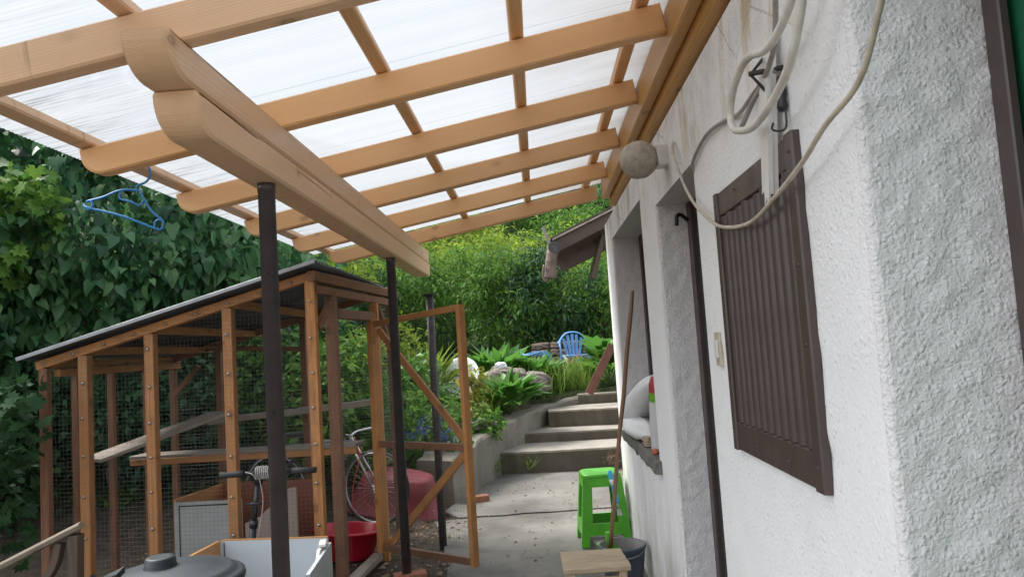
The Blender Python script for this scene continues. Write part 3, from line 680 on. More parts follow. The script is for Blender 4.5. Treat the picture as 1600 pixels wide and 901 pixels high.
sc_m = MB().lathe([(.0045, 0), (.004, -.002), (0, -.0025)], (0, 0, 0), 8, 'X', close_top=False).mesh('screw', Vector()); sc_m.materials.append(MAT['steel_old'])
for y in (Y0+.022, Y1-.02):
    for z in (Z0+.05, Z0+.3, Z1-.28, Z1-.04): link('screw', sc_m, Matrix.Translation((fx0, y, z)), sh)
for y in (Y0+.2, Y0+.45): link('screw', sc_m, Matrix.Translation((fx0, y, Z1-.03)), sh); link('screw', sc_m, Matrix.Translation((fx0, y, Z0+.035)), sh)

# ------------------------------------------------------------ lean-to canopy
canopy = thing('lean_to_canopy', (-.9, 3.6, 0), 'new pine lean-to canopy with ribbed clear roof sheets on two steel posts', 'canopy')
SL = .179; cs = 1/math.sqrt(1+SL*SL)
def zb(x): return 2.4976+SL*(x-.5417)             # underside of the rafters
upv = Vector((-SL, 0, 1)).normalized()
RY = [1.0824+.7586*i for i in range(7)]  # first rafter is out of view, added under the lengthened sheet
le = [-1.58, -1.59, -1.575, -1.595, -1.58, -1.56, -1.53]
for i, y in enumerate(RY):
    o = upv*.052; p0 = Vector((le[i], y, zb(le[i])))+o; p1 = Vector((.531, y, zb(.531)))+o
    round_end(p0, p1, .062, .104, .075, 'rafter', 'pine_pale' if i < 2 else 'pine', canopy, upv)
for i, (x, w) in enumerate(((-1.566, .062), (-1.0, .05), (-.488, .05), (.0, .05), (.448, .052))):
    z = zb(x)+.107/cs*1.0; o = upv*.019
    timber('batten', Vector((x, 1.0, z))+o, Vector((x, 5.74, z))+o, w, .038, 'pine_pale' if i < 2 else 'pine', canopy, upv, .006)
round_end((-.908, 1.735, 2.199), (-.908, 6.09, 2.199), .124, .105, .098, 'beam', 'pine_pale', canopy, both=True, ch=.008)
round_end((-.907, 1.88, 2.091), (-.907, 6.10, 2.091), .124, .105, .1, 'beam', 'pine_pale', canopy, both=True, ch=.008)
timber('ledger', (.557, 1.2, 2.52), (.557, 5.28, 2.50), .052, .145, 'pine_gold', canopy, ch=.008)
timber('ledger', (.612, 1.2, 2.455), (.612, 5.32, 2.435), .056, .115, 'pine_gold', canopy, ch=.008)
timber('ledger_fillet', (.536, 1.25, 2.452), (.536, 5.275, 2.432), .012, .012, 'pine_gold', canopy, ch=.002)
# ribbed sheets, laid side by side with a small lap
def sheet(y0, y1, dz):
    xa, xb = -1.712, .60; pitch = .021; n = int((y1-y0)/pitch*2); ys_ = np.linspace(y0, y1, n+1); k = 8
    xs_ = np.linspace(xa, xb, k+1); XX, YY = np.meshgrid(xs_, ys_)
    zz = zb(XX)+.107/cs+.041+dz+.0016*((np.arange(n+1) % 2)*2-1)[:, None]
    a = np.arange(n)[:, None]*(k+1)+np.arange(k)[None]; a = a.ravel()
    me = np_mesh('roof_sheet', np.stack([XX, YY, zz], -1).reshape(-1, 3)-np.array([-.5, (y0+y1)/2, 2.4]), np.stack([a, a+1, a+k+2, a+k+1], -1))
    return link('roof_sheet', me, Matrix.Translation((-.5, (y0+y1)/2, 2.4)), canopy, 'sheet')
sheet(.98, 2.601, 0); sheet(2.599, 3.3605, 0); sheet(3.3585, 4.877, 0); sheet(4.875, 5.78, 0)  # near end lengthened out of view, added to shade the wall corner
for x, y, zt in ((-.905, 2.53, 2.0405), (-.905, 4.733, 2.0405)):
    z0 = .066 if y > 4 else -.03
    mb = MB(); mb.lathe([(.0, z0), (.029, z0), (.029, zt-.03), (.0305, zt-.03), (.0305, zt), (0.0, zt)], (x, y, 0), 20, close_top=False); p_ = mb.build('post', 'steel', canopy)
    for q, zz in enumerate((1.25, 1.72)): MB().lathe([(.0042, 0), (.0042, .004), (0, .004)], (x+.008, y-.0325, zz), 8, 'Y', close_top=False).build('screw', 'dark', p_)
mb = MB(); mb.bar((-.98, 4.70, .034), (-.79, 4.76, .034), .105, .066, ch=.006); tag(mb.build('brick', 'brick'), 'red brick lying flat under the far steel post of the canopy', 'brick')
mb = MB(); mb.bar((-.75, 7.05, .03), (-.56, 7.12, .03), .09, .06, ch=.006); tag(mb.build('brick', 'brick'), 'dark red broken brick on the concrete near the kerb wall', 'brick')
t = thing('steel_post', (-.795, 5.626, 0), 'free-standing dark steel post with flat cap behind the open mesh door', 'post')
mb = MB(); mb.lathe([(0, -.03), (.029, -.03), (.029, 1.855), (0, 1.855)], (-.795, 5.626, 0), 18, close_top=False); mb.build('tube', 'steel_old', t)
mb = MB(); mb.lathe([(0, 1.852), (.048, 1.852), (.048, 1.862), (0, 1.862)], (-.795, 5.626, 0), 18, close_top=False); mb.build('cap', 'steel_old', t)
# ------------------------------------------------------------ bird coop
coop = thing('bird_coop', (-2.2, 5.2, 0), 'timber framed bird coop with wire mesh sides and a low sloping corrugated roof', 'coop')
def zr(x): return 1.948+.243*(x+1.33)              # roof surface
FA, FB = Vector((-1.31, 4.30, 0)), Vector((-3.00, 4.418, 0))
def fy(x): return FA.y+(x-FA.x)/(FB.x-FA.x)*(FB.y-FA.y)
def cpost(x, y, z1, w=.058, mat='coop_wood', z0=-.03): return timber('post', (x, y, z0), (x, y, z1), w, w, mat, coop, (0, 1, 0), .003)
fronts = (-1.31, -1.82, -2.31, -2.73)
for x in fronts: cpost(x, fy(x)+.03, zr(x)-.075)
cpost(-2.99, fy(-2.99)+.03, zr(-2.99)-.075, .05, 'coop_dark')
cpost(-1.275, 4.62, 1.80, .066, 'coop_dark'); cpost(-1.175, 5.40, 1.80, .06, 'coop_wood'); cpost(-1.165, 5.93, zr(-1.17)-.08, .058, 'coop_dark')
for y in (4.75, 5.15, 5.62): cpost(-2.99, y, zr(-2.99)-.06, .042, 'coop_dark')
for x in (-2.98, -2.60, -1.9): cpost(x, 6.02, zr(x)-.06, .045, 'coop_dark')
def slope_bar(name, x0, x1, y0, y1, dz, w, h, mat): return timber(name, (x0, y0, zr(x0)+dz), (x1, y1, zr(x1)+dz), w, h, mat, coop, (0, 0, 1), .003)
slope_bar('top_plate', -3.03, -1.27, fy(-3.03)+.03, fy(-1.27)+.03, -.047, .05, .052, 'coop_wood')
slope_bar('top_plate', -3.03, -1.13, 6.02, 6.0, -.05, .05, .055, 'coop_dark')
for x in (-2.99, -2.72, -2.3, -1.8):
    timber('purlin', (x, fy(x)+.06, zr(x)-.052), (x-.0, 6.12, zr(x)-.052), .045, .05, 'coop_wood', coop, ch=.003)
timber('purlin', (-2.95, 4.5, zr(-2.95)-.115), (-2.95, 6.05, zr(-2.95)-.115), .04, .045, 'coop_wood', coop)
timber('side_rail', (-1.285, 4.27, zr(-1.3)-.05), (-1.14, 6.08, zr(-1.3)-.05), .045, .06, 'coop_dark', coop)
timber('side_rail', (-1.283, 4.33, zr(-1.3)-.125), (-1.145, 6.0, zr(-1.3)-.125), .04, .05, 'coop_dark', coop)
timber('header', (-1.262, 4.66, 1.70), (-1.18, 5.37, 1.70), .05, .062, 'coop_dark', coop)
timber('brace', (-1.285, 4.36, 1.60), (-1.25, 4.60, 1.815), .03, .045, 'coop_dark', coop)
timber('brace', (-1.18, 5.88, 1.55), (-1.19, 5.62, 1.80), .03, .045, 'coop_dark', coop)
timber('brace', (-2.97, 6.0, 1.2), (-2.76, 6.0, 1.43), .03, .04, 'coop_dark', coop)
timber('brace', (-2.62, 6.01, zr(-2.62)-.07), (-1.9, 6.0, zr(-1.9)-.30), .03, .04, 'coop_dark', coop)
timber('sill', (-1.30, 4.36, .012), (-1.225, 5.36, .012), .075, .045, 'grey_wood', coop, ch=.006)
timber('shelf', (-2.98, 5.45, .80), (-1.30, 5.30, .81), .20, .022, 'grey_wood', coop)
timber('shelf_rail', (-2.98, 5.36, .765), (-1.30, 5.21, .775), .03, .045, 'coop_wood', coop)
timber('shelf', (-2.90, 4.75, .87), (-2.40, 5.55, 1.07), .24, .022, 'grey_wood', coop)
timber('shelf', (-2.62, 5.90, .985), (-1.22, 5.62, 1.075), .12, .045, 'grey_wood', coop)
timber('lower_rail', (-1.30, 4.34, .10), (-2.98, 4.46, .10), .04, .05, 'coop_dark', coop)
# corrugated roof
x0, x1, y0, y1 = -3.07, -1.235, 4.21, 6.12; pit = .058; n = int((y1-y0)/pit*8); ysr = np.linspace(y0, y1, n+1); V = []
for dz in (0, .003):
    for x in (x0, x1): V.append(np.stack([np.full(n+1, x), ysr+(FA.x-x)*.07, zr(x)+.006+dz+.0095*np.sin((ysr-y0)/pit*2*np.pi)], -1))
V = np.concatenate(V); m_ = n+1; k = np.arange(n)
Fc = np.concatenate([np.stack([k+p*m_, k+1+p*m_, k+1+q*m_, k+q*m_], -1) for p, q in ((0, 1), (3, 2), (1, 3), (2, 0))])
me = np_mesh('roof', V-np.array([-2.3, 5.2, 1.7]), Fc); link('roof', me, Matrix.Translation((-2.3, 5.2, 1.7)), coop, 'sheet_metal')
timber('roof_edge', (-3.08, 4.202+(FA.x+3.08)*.07, zr(-3.08)+.010), (-1.24, 4.202+(FA.x+1.24)*.07, zr(-1.24)+.010), .012, .022, 'roof_edge', coop, ch=.002)
# welded wire mesh
def mesh_panel(p, u, v, step=.025, r=.00052, top=None, parent=coop):
    p, u, v = map(Vector, (p, u, v)); nrm = u.cross(v).normalized(); mb = MB(); L, H = u.length, v.length; uu, vv = u/L, v/H
    def wire(a, b):
        d = (b-a).normalized(); s_ = d.cross(nrm)
        q = [nrm*r, s_*r, -nrm*r, -s_*r]; mb.add([a+e for e in q]+[b+e for e in q], [(i, (i+1) % 4, 4+(i+1) % 4, 4+i) for i in range(4)])
    for k in range(int(L/step)+1):
        s_ = k*step; h = H if top is None else top(s_); wire(p+uu*s_, p+uu*s_+vv*h)
    for k in range(int(H/step)+1):
        z = k*step
        if top is None: wire(p+vv*z, p+vv*z+u)
        else:
            s1 = L
            while s1 > 0 and top(s1) < z: s1 -= step
            if s1 > .03: wire(p+vv*z, p+vv*z+uu*s1)
    o = mb.build('wire_mesh', 'wire', parent); o['kind'] = 'stuff'; return o
u_ = FB-FA
mesh_panel(FA+Vector((0, -.003, .08)), u_, (0, 0, 1.80), top=lambda s_: zr(FA.x-s_)-.12)
mesh_panel((-1.23, 4.33, .08), (.028, .26, 0), (0, 0, 1.72)); mesh_panel((-1.14, 5.43, .08), (.035, .5, 0), (0, 0, 1.72))
mesh_panel((-2.97, 6.05, .08), (1.78, -.03, 0), (0, 0, 1.82), top=lambda s_: zr(-2.97+s_)-.14)
wm = MB().lathe([(.0, .0), (.009, 0), (.008, .003), (.003, .004), (.003, .007), (0, .007)], (0, 0, 0), 10, 'Y', close_top=False).mesh('washer', Vector((0, .007, 0))); wm.materials.append(MAT['silver'])
for x in fronts:
    for q in range(8):
        z = .25+q*.22+.03*math.sin(q*7+x*5)
        if z < zr(x)-.12: link('washer', wm, Matrix.Translation((x+.004*math.sin(q*3), fy(x)-.004, z)), coop)
for q in range(9):
    x = -1.42-q*.195; link('washer', wm, Matrix.Translation((x, fy(x)+.001, zr(x)-.05)), coop)
# open mesh door
DH, DO = Vector((-1.185, 5.31, 0)), Vector((-.475, 4.80, 0)); dd = (DO-DH); du = dd.normalized(); dn = Vector((-du.y, du.x, 0))
door = coop
dz0, dz1 = .06, 1.715
D = thing('mesh_door', DH, 'timber framed wire mesh coop door standing wide open over the yard', 'door')
def dpt(s_, z): return DH+dd*s_+Vector((0, 0, z))
timber('stile', dpt(0.02, dz0), dpt(0.02, dz1-.03), .05, .066, 'coop_wood', D, dn)
timber('stile', dpt(.985, dz0), dpt(.985, dz1), .032, .058, 'coop_wood', D, dn)
timber('top_rail', dpt(-.03, dz1-.075), dpt(.952, dz1-.02), .028, .042, 'coop_wood', D)
timber('middle_rail', dpt(.06, .80), dpt(.952, .80), .03, .045, 'coop_dark', D)
timber('bottom_rail', dpt(.06, dz0+.028), dpt(.952, dz0+.028), .03, .045, 'coop_dark', D)
timber('brace', dpt(.07, 1.60)+dn*.02, dpt(.945, .84)+dn*.02, .022, .052, 'coop_wood', D)
timber('brace', dpt(.945, .765)+dn*.02, dpt(.08, .10)+dn*.02, .022, .052, 'coop_wood', D)
mesh_panel(dpt(.04, .075)-dn*.018, dd*.94, (0, 0, 1.59), parent=D)

# ------------------------------------------------------------ things in and around the coop
def board(name, c, sx, sy, sz, mat, parent, rz=0, tilt=0):
    m_ = Matrix.Translation(c) @ Matrix.Rotation(rz, 4, 'Z') @ Matrix.Rotation(tilt, 4, 'X')
    mb = MB(); mb.box((-sx/2, -sy/2, -sz/2), (sx/2, sy/2, sz/2)); me = mb.mesh(name, Vector()); return link(name, me, m_, parent, mat)
def wallboard(name, p0, p1, z0, z1, th, mat, parent):
    p0, p1 = Vector((*p0, 0)), Vector((*p1, 0)); c = (p0+p1)/2; a = math.atan2(p1.y-p0.y, p1.x-p0.x)
    return board(name, (c.x, c.y, (z0+z1)/2), (p1-p0).length, th, z1-z0, mat, parent, a)
t = thing('chipboard_box', (-1.45, 3.7, 0), 'broken open-topped white chipboard box with orange edging beside the coop', 'box')
BL, BR, FR, FL = (-1.74, 3.99), (-1.155, 3.93), (-1.085, 3.36), (-1.80, 3.40)
wallboard('back_panel', BL, BR, .05, .497, .016, 'white_board', t); wallboard('panel_edge', BL, BR, .4975, .503, .0165, 'veneer', t)
wallboard('side_panel', (BL[0]-.012, BL[1]-.012), FL, .05, .50, .016, 'veneer', t)
wallboard('side_panel', (BR[0]+.012, BR[1]-.01), FR, .05, .475, .018, 'white_board', t)
wallboard('front_panel', (FL[0]+.01, FL[1]+.004), (FR[0]-.012, FR[1]), .05, .425, .016, 'white_board', t); wallboard('panel_edge', (FL[0]+.01, FL[1]+.004), (FR[0]-.012, FR[1]), .4255, .432, .0165, 'veneer', t)
mb = MB(); mb.prism([(-1.765, 3.41, .05), (-1.10, 3.37, .05), (-1.16, 3.91, .05), (-1.735, 3.97, .05)], (0, 0, .012)); mb.build('bottom_panel', 'white_board', t)
mb = MB(); mb.prism([(-1.155, 3.915, .475), (-1.13, 3.70, .49), (-1.118, 3.62, .44), (-1.115, 3.60, .30), (-1.128, 3.66, .42), (-1.146, 3.80, .455)], (-.014, 0, .006)); mb.bar((-1.17, 3.90, .49), (-1.135, 3.76, .498), .035, .012); mb.build('torn_edging', 'white_pl', t)
mb = MB()
for z in (.15, .38): mb.lathe([(.005, 0), (.005, .003), (0, .003)], (-1.70, 3.974, z), 8, 'Y', close_top=False)
mb.bar((-1.722, 3.975, .06), (-1.722, 3.975, .49), .004, .006, (0, 1, 0)); mb.build('dowel_hole', 'dark', t)

t = thing('grey_cabinet', (-2.2, 5.2, .08), 'pale grey chipboard cabinet carcass lying open inside the coop behind the mesh', 'cabinet')
wallboard('front_panel', (-2.49, 5.0), (-2.03, 4.98), .02, .53, .018, 'grey_board', t)
wallboard('side_panel', (-2.50, 5.02), (-2.42, 5.60), .02, .545, .018, 'veneer', t)
wallboard('back_panel', (-2.41, 5.60), (-1.70, 5.52), .02, .55, .018, 'veneer_red', t)
mb = MB(); mb.prism([(-2.015, 4.99, .02), (-2.015, 4.99, .37), (-1.93, 5.03, .40), (-1.76, 5.12, .56), (-1.72, 5.14, .56), (-1.72, 5.14, .02)], (.006, .016, 0)); mb.build('broken_panel', 'pink_board', t)
mb = MB(); mb.bar((-2.46, 4.988, .505), (-2.06, 4.969, .505), .004, .008); mb.bar((-2.455, 4.985, .03), (-2.455, 4.985, .5), .006, .004, (0, 1, 0)); mb.build('groove', 'dark', t)
wallboard('bottom_panel', (-2.47, 5.28), (-1.76, 5.25), .02, .034, .5, 'grey_board', t)

t = thing('kick_scooter', (-1.62, 4.08, 0), 'black kick scooter with coiled cable on its stem, standing against the coop mesh', 'scooter')
s0, s1 = Vector((-1.648, 4.06, .16)), Vector((-1.556, 4.05, .80))
mb = MB(); mb.tube([s0, s0.lerp(s1, .62)], .019, 12); mb.tube([s0.lerp(s1, .60), s1], .015, 12); mb.tube([s0.lerp(s1, .6), s0.lerp(s1, .66)], .023, 12); mb.build('stem', 'black_pl', t)
mb = MB(); mb.tube([s1+Vector((0, 0, -.03)), s1+Vector((.004, 0, .06))], .024, 12); mb.tube([s1+Vector((-.07, .0, .03)), s1+Vector((.20, .0, .035))], .0125, 10); mb.build('handlebar', 'black_pl', t)
for sx in (-1, 1):
    a = s1+Vector((-.075 if sx < 0 else .19, 0, .03)); mb = MB(); mb.tube([a, a+Vector((sx*.04, 0, 0)), a+Vector((sx*.13, -.01, .0))], [.019, .017, .017], 10); mb.build('grip', 'rubber', t)
mb = MB(); mb.tube([s0.lerp(s1, .80)+Vector((-.05, -.02, 0)), s0.lerp(s1, .80)+Vector((.05, -.02, 0))], .008, 8); mb.tube([s0.lerp(s1, .12)+Vector((-.035, -.02, .0)), s0.lerp(s1, .12)+Vector((.02, -.02, 0))], .009, 8); mb.build('clamp', 'black_pl', t)
coil = [s1+Vector((.005+.075*k/60, -.028+.03*math.cos(k*.75), .035+.034*math.sin(k*.75))) for k in range(61)]
mb = MB(); mb.tube(coil, .0035, 6); mb.tube(catmull([s1+Vector((.02, -.03, 0)), s1+Vector((.035, -.035, -.12)), s1+Vector((.0, -.03, -.30)), s0.lerp(s1, .3)+Vector((.02, -.02, 0))], 6), .0028, 6); mb.tube(catmull([s1+Vector((-.06, -.02, .04)), s1+Vector((-.02, -.03, .03)), s1+Vector((.0, -.03, .0))], 5), .003, 6); mb.build('cable', 'cable_g', t)
mb = MB(); mb.prism([(-1.70, 4.02, .075), (-1.70, 3.52, .075), (-1.60, 3.52, .075), (-1.60, 4.02, .075)], (0, 0, .03)); mb.tube([(-1.65, 4.05, .17), (-1.65, 4.0, .09)], .02, 8); mb.build('deck', 'black_pl', t)
for y in (4.08, 3.50):
    w = MB().lathe([(.06, -.012), (.068, -.008), (.068, .008), (.06, .012), (.03, .012), (.012, .016), (.012, -.016), (.03, -.012), (.06, -.012)], (-1.65, y, .068), 24, 'X', close_top=False).build('wheel', 'rubber', t)

# dustbin
t = thing('dustbin', (-1.415, 2.80, 0), 'round black plastic dustbin with domed scuffed lid at the bottom left', 'bin')
bc = (-1.415, 2.80, 0)
mb = MB(); mb.lathe([(0, 0), (.19, 0), (.20, .02), (.225, .60), (.232, .60), (.232, .63), (.215, .63)], bc, 40, close_top=False); mb.build('body', 'bin', t)
mb = MB(); mb.lathe([(.246, .615), (.258, .618), (.262, .635), (.258, .648), (.245, .655), (.236, .652), (.226, .662), (.214, .672), (.205, .671), (.16, .685), (.10, .695), (.062, .698), (0, .699)], bc, 56, close_top=False); l_ = mb.build('lid', 'bin', t)
mb = MB(); mb.lathe([(.060, .694), (.056, .703), (.052, .728), (.047, .733), (.03, .731), (0, .731)], (bc[0]-.03, bc[1]-.02, 0), 28, close_top=False); mb.build('knob', 'bin', l_)
for a in (196,):
    c_, s_ = math.cos(R(a)), math.sin(R(a)); e = Vector((c_, s_, 0)); f = Vector((-s_, c_, 0)); o = Vector(bc)
    mb = MB(); mb.prism([o+e*.17-f*.055+Vector((0, 0, .678)), o+e*.262-f*.065+Vector((0, 0, .640)), o+e*.275-f*.04+Vector((0, 0, .668)), o+e*.275+f*.04+Vector((0, 0, .668)), o+e*.262+f*.065+Vector((0, 0, .640)), o+e*.17+f*.055+Vector((0, 0, .678))], (0, 0, .022)); mb.build('clip', 'bin', l_)

# old garden chair frame, bottom left
t = thing('wooden_chair', (-2.15, 3.2, 0), 'weathered wooden chair frame with sloping armrest at the far left', 'chair')
timber('armrest', (-2.36, 3.10, .618), (-2.015, 3.22, .775), .065, .028, 'rail_wood', t, ch=.006)
timber('leg', (-2.05, 3.21, -.02), (-2.035, 3.21, .74), .05, .05, 'old_wood', t, (0, 1, 0))
timber('leg', (-2.35, 3.09, -.02), (-2.34, 3.09, .60), .05, .05, 'old_wood', t, (0, 1, 0))
mb = MB(); pts = catmull([(-2.33, 3.10, .57), (-2.26, 3.12, .52), (-2.17, 3.16, .54), (-2.11, 3.18, .62), (-2.09, 3.19, .71)], 5)
for a, b in zip(pts, pts[1:]): mb.bar(a-(b-a)*.1, b+(b-a)*.1, .032, .04, (0, 1, 0))
mb.build('brace', 'old_wood', t)
timber('seat_rail', (-2.35, 3.10, .36), (-2.045, 3.20, .37), .035, .06, 'old_wood', t)
for k in range(4): timber('seat_slat', (-2.34+.08*k, 3.13+.025*k, .40), (-2.46+.08*k, 3.58+.025*k, .40), .065, .02, 'old_wood', t)
timber('leg', (-2.16, 3.64, -.02), (-2.15, 3.64, .42), .05, .05, 'old_wood', t, (0, 1, 0)); timber('leg', (-2.45, 3.53, -.02), (-2.44, 3.53, .40), .05, .05, 'old_wood', t, (0, 1, 0))

# red basin in the coop doorway
t = thing('red_basin', (-1.46, 5.47, 0), 'deep red plastic basin on the ground in the coop doorway', 'basin')
prof = [(0, 0.0), (.17, 0), (.185, .012), (.235, .19), (.262, .192), (.262, .204), (.228, .205), (.178, .022), (0, .02)]
mb = MB(); mb.lathe([(r, h) for r, h in prof], (0, 0, 0), 40, close_top=False); mb.xform(Matrix.Translation((-1.47, 5.47, -.01)) @ Matrix.Rotation(R(4), 4, 'Y') @ Matrix.Diagonal((1.0, .8, 1, 1))); mb.build('bowl', 'red_pl', t)

# bicycle behind the coop
t = thing('bicycle', (-1.42, 6.35, 0), 'old bicycle with a bright rim and loose cables parked behind the coop', 'bicycle')
def ring(c, r, tr, ax, n=44, m=6):
    ax = Vector(ax).normalized(); e1 = ax.cross(Vector((0, 0, 1))).normalized(); e2 = e1.cross(ax); mb = MB()
    mb.tube([Vector(c)+(e1*math.cos(2*math.pi*k/n)+e2*math.sin(2*math.pi*k/n))*r for k in range(n)], tr, m, closed=True); return mb, e1, e2
for c_, ax in (((-1.435, 6.33, .318), (.30, 1, 0)), ((-2.36, 6.55, .318), (.22, 1, 0))):
    mb, e1, e2 = ring(c_, .300, .0145, ax, 48, 8); w = mb.build('tyre', 'rubber', t)
    mb, _, _ = ring(Vector(c_)-Vector(ax).normalized()*.006, .287, .0105, ax, 48, 6); mb.build('rim', 'silver', w)
    mb = MB()
    for k in range(24):
        a = 2*math.pi*k/24; mb.tube([Vector(c_)+(e1*math.cos(a+.2)+e2*math.sin(a+.2))*.02, Vector(c_)+(e1*math.cos(a)+e2*math.sin(a))*.282], .0013, 4)
    mb.tube([Vector(c_)-Vector(ax).normalized()*.05, Vector(c_)+Vector(ax).normalized()*.05], .016, 8); mb.build('spoke', 'silver', w)
hub = Vector((-1.435, 6.33, .318)); head = Vector((-1.60, 6.35, .66)); bb = Vector((-1.93, 6.44, .29)); seat = Vector((-2.08, 6.46, .72)); rear = Vector((-2.36, 6.55, .318))
mb = MB(); o = Vector((.03, .10, 0))*.5
for sgn in (-1, 1): mb.tube([hub+o*sgn, head+o*sgn*.7], .0095, 8)
mb.tube([head, head+Vector((-.03, 0, .09))], .014, 8); mb.build('fork', 'silver', t)
mb = MB()
for a, b in ((head, bb), (head+Vector((-.01, 0, .05)), seat), (seat, bb), (seat, rear), (bb, rear)): mb.tube([a, b], .014, 8)
mb.build('frame', 'black_pl', t)
mb = MB(); h0 = head+Vector((-.03, 0, .1)); mb.tube(catmull([h0+Vector((.05, -.26, .03)), h0+Vector((0, -.14, .02)), h0, h0+Vector((.02, .14, .02)), h0+Vector((.12, .26, .03))], 5), .010, 8); mb.build('handlebar', 'silver', t)
mb = MB(); mb.prism([seat+Vector((-.14, -.07, .04)), seat+Vector((.14, -.02, .04)), seat+Vector((.14, .02, .04)), seat+Vector((-.14, .07, .04))], (0, 0, .045)); mb.build('saddle', 'black_pl', t)
mb = MB(); mb.tube(catmull([h0+Vector((.06, -.12, 0)), (-1.53, 6.20, .60), (-1.58, 6.18, .40), (-1.60, 6.18, .2), (-1.54, 6.2, .12)], 6), .0035, 5); mb.tube(catmull([(-1.50, 6.18, .68), (-1.52, 6.17, .56), (-1.48, 6.17, .44), (-1.50, 6.18, .25), (-1.40, 6.18, .14)], 6), .003, 5); mb.build('brake_cable', 'red_wire', t)
mb = MB(); mb.tube([(-1.42+.028*math.cos(k*.9)+.0009*k, 6.24+.02*math.sin(k*.9), .36-.0035*k) for k in range(60)], .004, 5); mb.build('spring', 'copper', t)

# faded red tub on its side
t = thing('red_tub', (-1.2, 6.85, 0), 'faded red plastic tub turned upside down behind the bicycle', 'tub')
mb = MB(); n = 36; lay = []
for hx, hy, z in ((.25, .15, 0), (.29, .185, .012), (.33, .22, .10), (.385, .265, .225), (.415, .29, .23), (.415, .29, .245), (.38, .262, .243), (.32, .215, .11), (.27, .17, .022), (.02, .02, .018)):
    for k in range(n):
        a = 2*math.pi*k/n; c_, s_ = math.cos(a), math.sin(a); e = (abs(c_)**3.4+abs(s_)**3.4)**(-1/3.4); lay.append((hx*c_*e*(1+.1*s_), hy*s_*e, z))
mb.add(lay, [(l*n+k, l*n+(k+1) % n, (l+1)*n+(k+1) % n, (l+1)*n+k) for l in range(9) for k in range(n)]+[tuple(range(n))[::-1]], True)
mb.xform(Matrix.Translation((-1.31, 6.76, .36)) @ Matrix.Rotation(R(-14), 4, 'Z') @ Matrix.Rotation(R(186), 4, 'X') @ Matrix.Rotation(R(-9), 4, 'Y') @ Matrix.Diagonal((1.06, 1.0, 1.38, 1))); mb.build('shell', 'red_tub', t)

# ------------------------------------------------------------ by the house wall
t = thing('plastic_stool', (.38, 5.50, 0), 'tall lime green plastic stool with cut-out sides by the house wall', 'stool')
def stool_panel(mb, ang, H=.475, wb=.36, wt=.27, th=.016):
    rot = Matrix.Translation((.385, 5.50, 0)) @ Matrix.Rotation(ang+R(3), 4, 'Z')
    def P(u, z):     # u in -1..1 across the panel
        f = z/H; hw = (wb+(wt-wb)*f)/2; return (u*hw, -hw, z)
    def P2(u, z): p = P(u, z); return (p[0]*.97, p[1]+th, p[2])
    zs = [0, .075, .155, .40, H-.01]
    for z0, z1, segs in ((0, .075, [(-1, -.70), (.70, 1)]), (.075, .155, [(-1, 1)]), (.155, .40, [(-1, -.55), (.55, 1)]), (.40, H-.01, [(-1, 1)])):
        for a, b in segs:
            q = [P(a, z0), P(b, z0), P(b, z1), P(a, z1)]; q2 = [P2(a, z0), P2(b, z0), P2(b, z1), P2(a, z1)]
            mb.add([rot @ Vector(p) for p in q+q2], [(0, 1, 2, 3), (7, 6, 5, 4), (0, 4, 5, 1), (1, 5, 6, 2), (2, 6, 7, 3), (3, 7, 4, 0)])
for k in range(4):
    mb = MB(); stool_panel(mb, k*math.pi/2); mb.build('side', 'lime', t)
rot = Matrix.Translation((.385, 5.50, .465)) @ Matrix.Rotation(R(3), 4, 'Z'); mb = MB()
n = 28; lay = []
for sc_, z in ((.139, -.005), (.142, .006), (.139, .017), (.128, .024), (.10, .021), (.03, .020)):
    for k in range(n):
        a = 2*math.pi*k/n; c_, s_ = math.cos(a), math.sin(a); e = (abs(c_)**6+abs(s_)**6)**(-1/6); lay.append(rot @ Vector((sc_*c_*e, sc_*s_*e, z)))
mb.add(lay, [(l*n+k, l*n+(k+1) % n, (l+1)*n+(k+1) % n, (l+1)*n+k) for l in range(5) for k in range(n)]+[tuple(range(5*n, 6*n))], True); mb.build('seat', 'lime', t)

t = thing('bucket', (.41, 4.47, 0), 'grey-blue cement crusted bucket between wooden stool and wall', 'bucket')
mb = MB(); mb.lathe([(0, .0), (.10, .0), (.105, .01), (.132, .225), (.138, .226), (.138, .238), (.130, .238)], (.415, 4.47, 0), 36, close_top=False); mb.build('body', 'bucket', t)
mb = MB(); mb.lathe([(.1302, .237), (.122, .15), (.108, .06), (.09, .05), (0, .045)], (.415, 4.47, 0), 36, close_top=False); mb.build('lining', 'bucket_in', t)
mb = MB(); mb.tube(catmull([(.28, 4.44, .225), (.275, 4.36, .20), (.33, 4.325, .19), (.42, 4.325, .19), (.5, 4.36, .20), (.55, 4.44, .225)], 5), .003, 6); mb.build('handle', 'silver', t)

t = thing('wooden_stool', (.19, 3.45, 0), 'small weathered wooden stool with plank top in front of bucket', 'stool')
rz = R(1.5); ctr = Vector((.19, 3.455, 0))
def st(x, y, z): return ctr+Vector((x*math.cos(rz)-y*math.sin(rz), x*math.sin(rz)+y*math.cos(rz), z))
for k, (a, w) in enumerate(((-.094, .088), (0.0, .092), (.094, .09))): timber('top_plank', st(-.145, a, .437), st(.145-.004*k, a+.002, .437), w, .026, 'stool_wood', t, ch=.005, segs=4, wob=.0012)
for sx in (-1, 1):
    for sy in (-1, 1): timber('leg', st(sx*.118, sy*.118, 0), st(sx*.112, sy*.112, .423), .036, .036, 'stool_wood', t, (0, 1, 0))
for sy in (-1, 1): timber('apron', st(-.093, sy*.114, .378), st(.093, sy*.114, .378), .016, .05, 'stool_wood', t); timber('stretcher', st(-.096, sy*.116, .15), st(.096, sy*.116, .15), .018, .03, 'stool_wood', t)
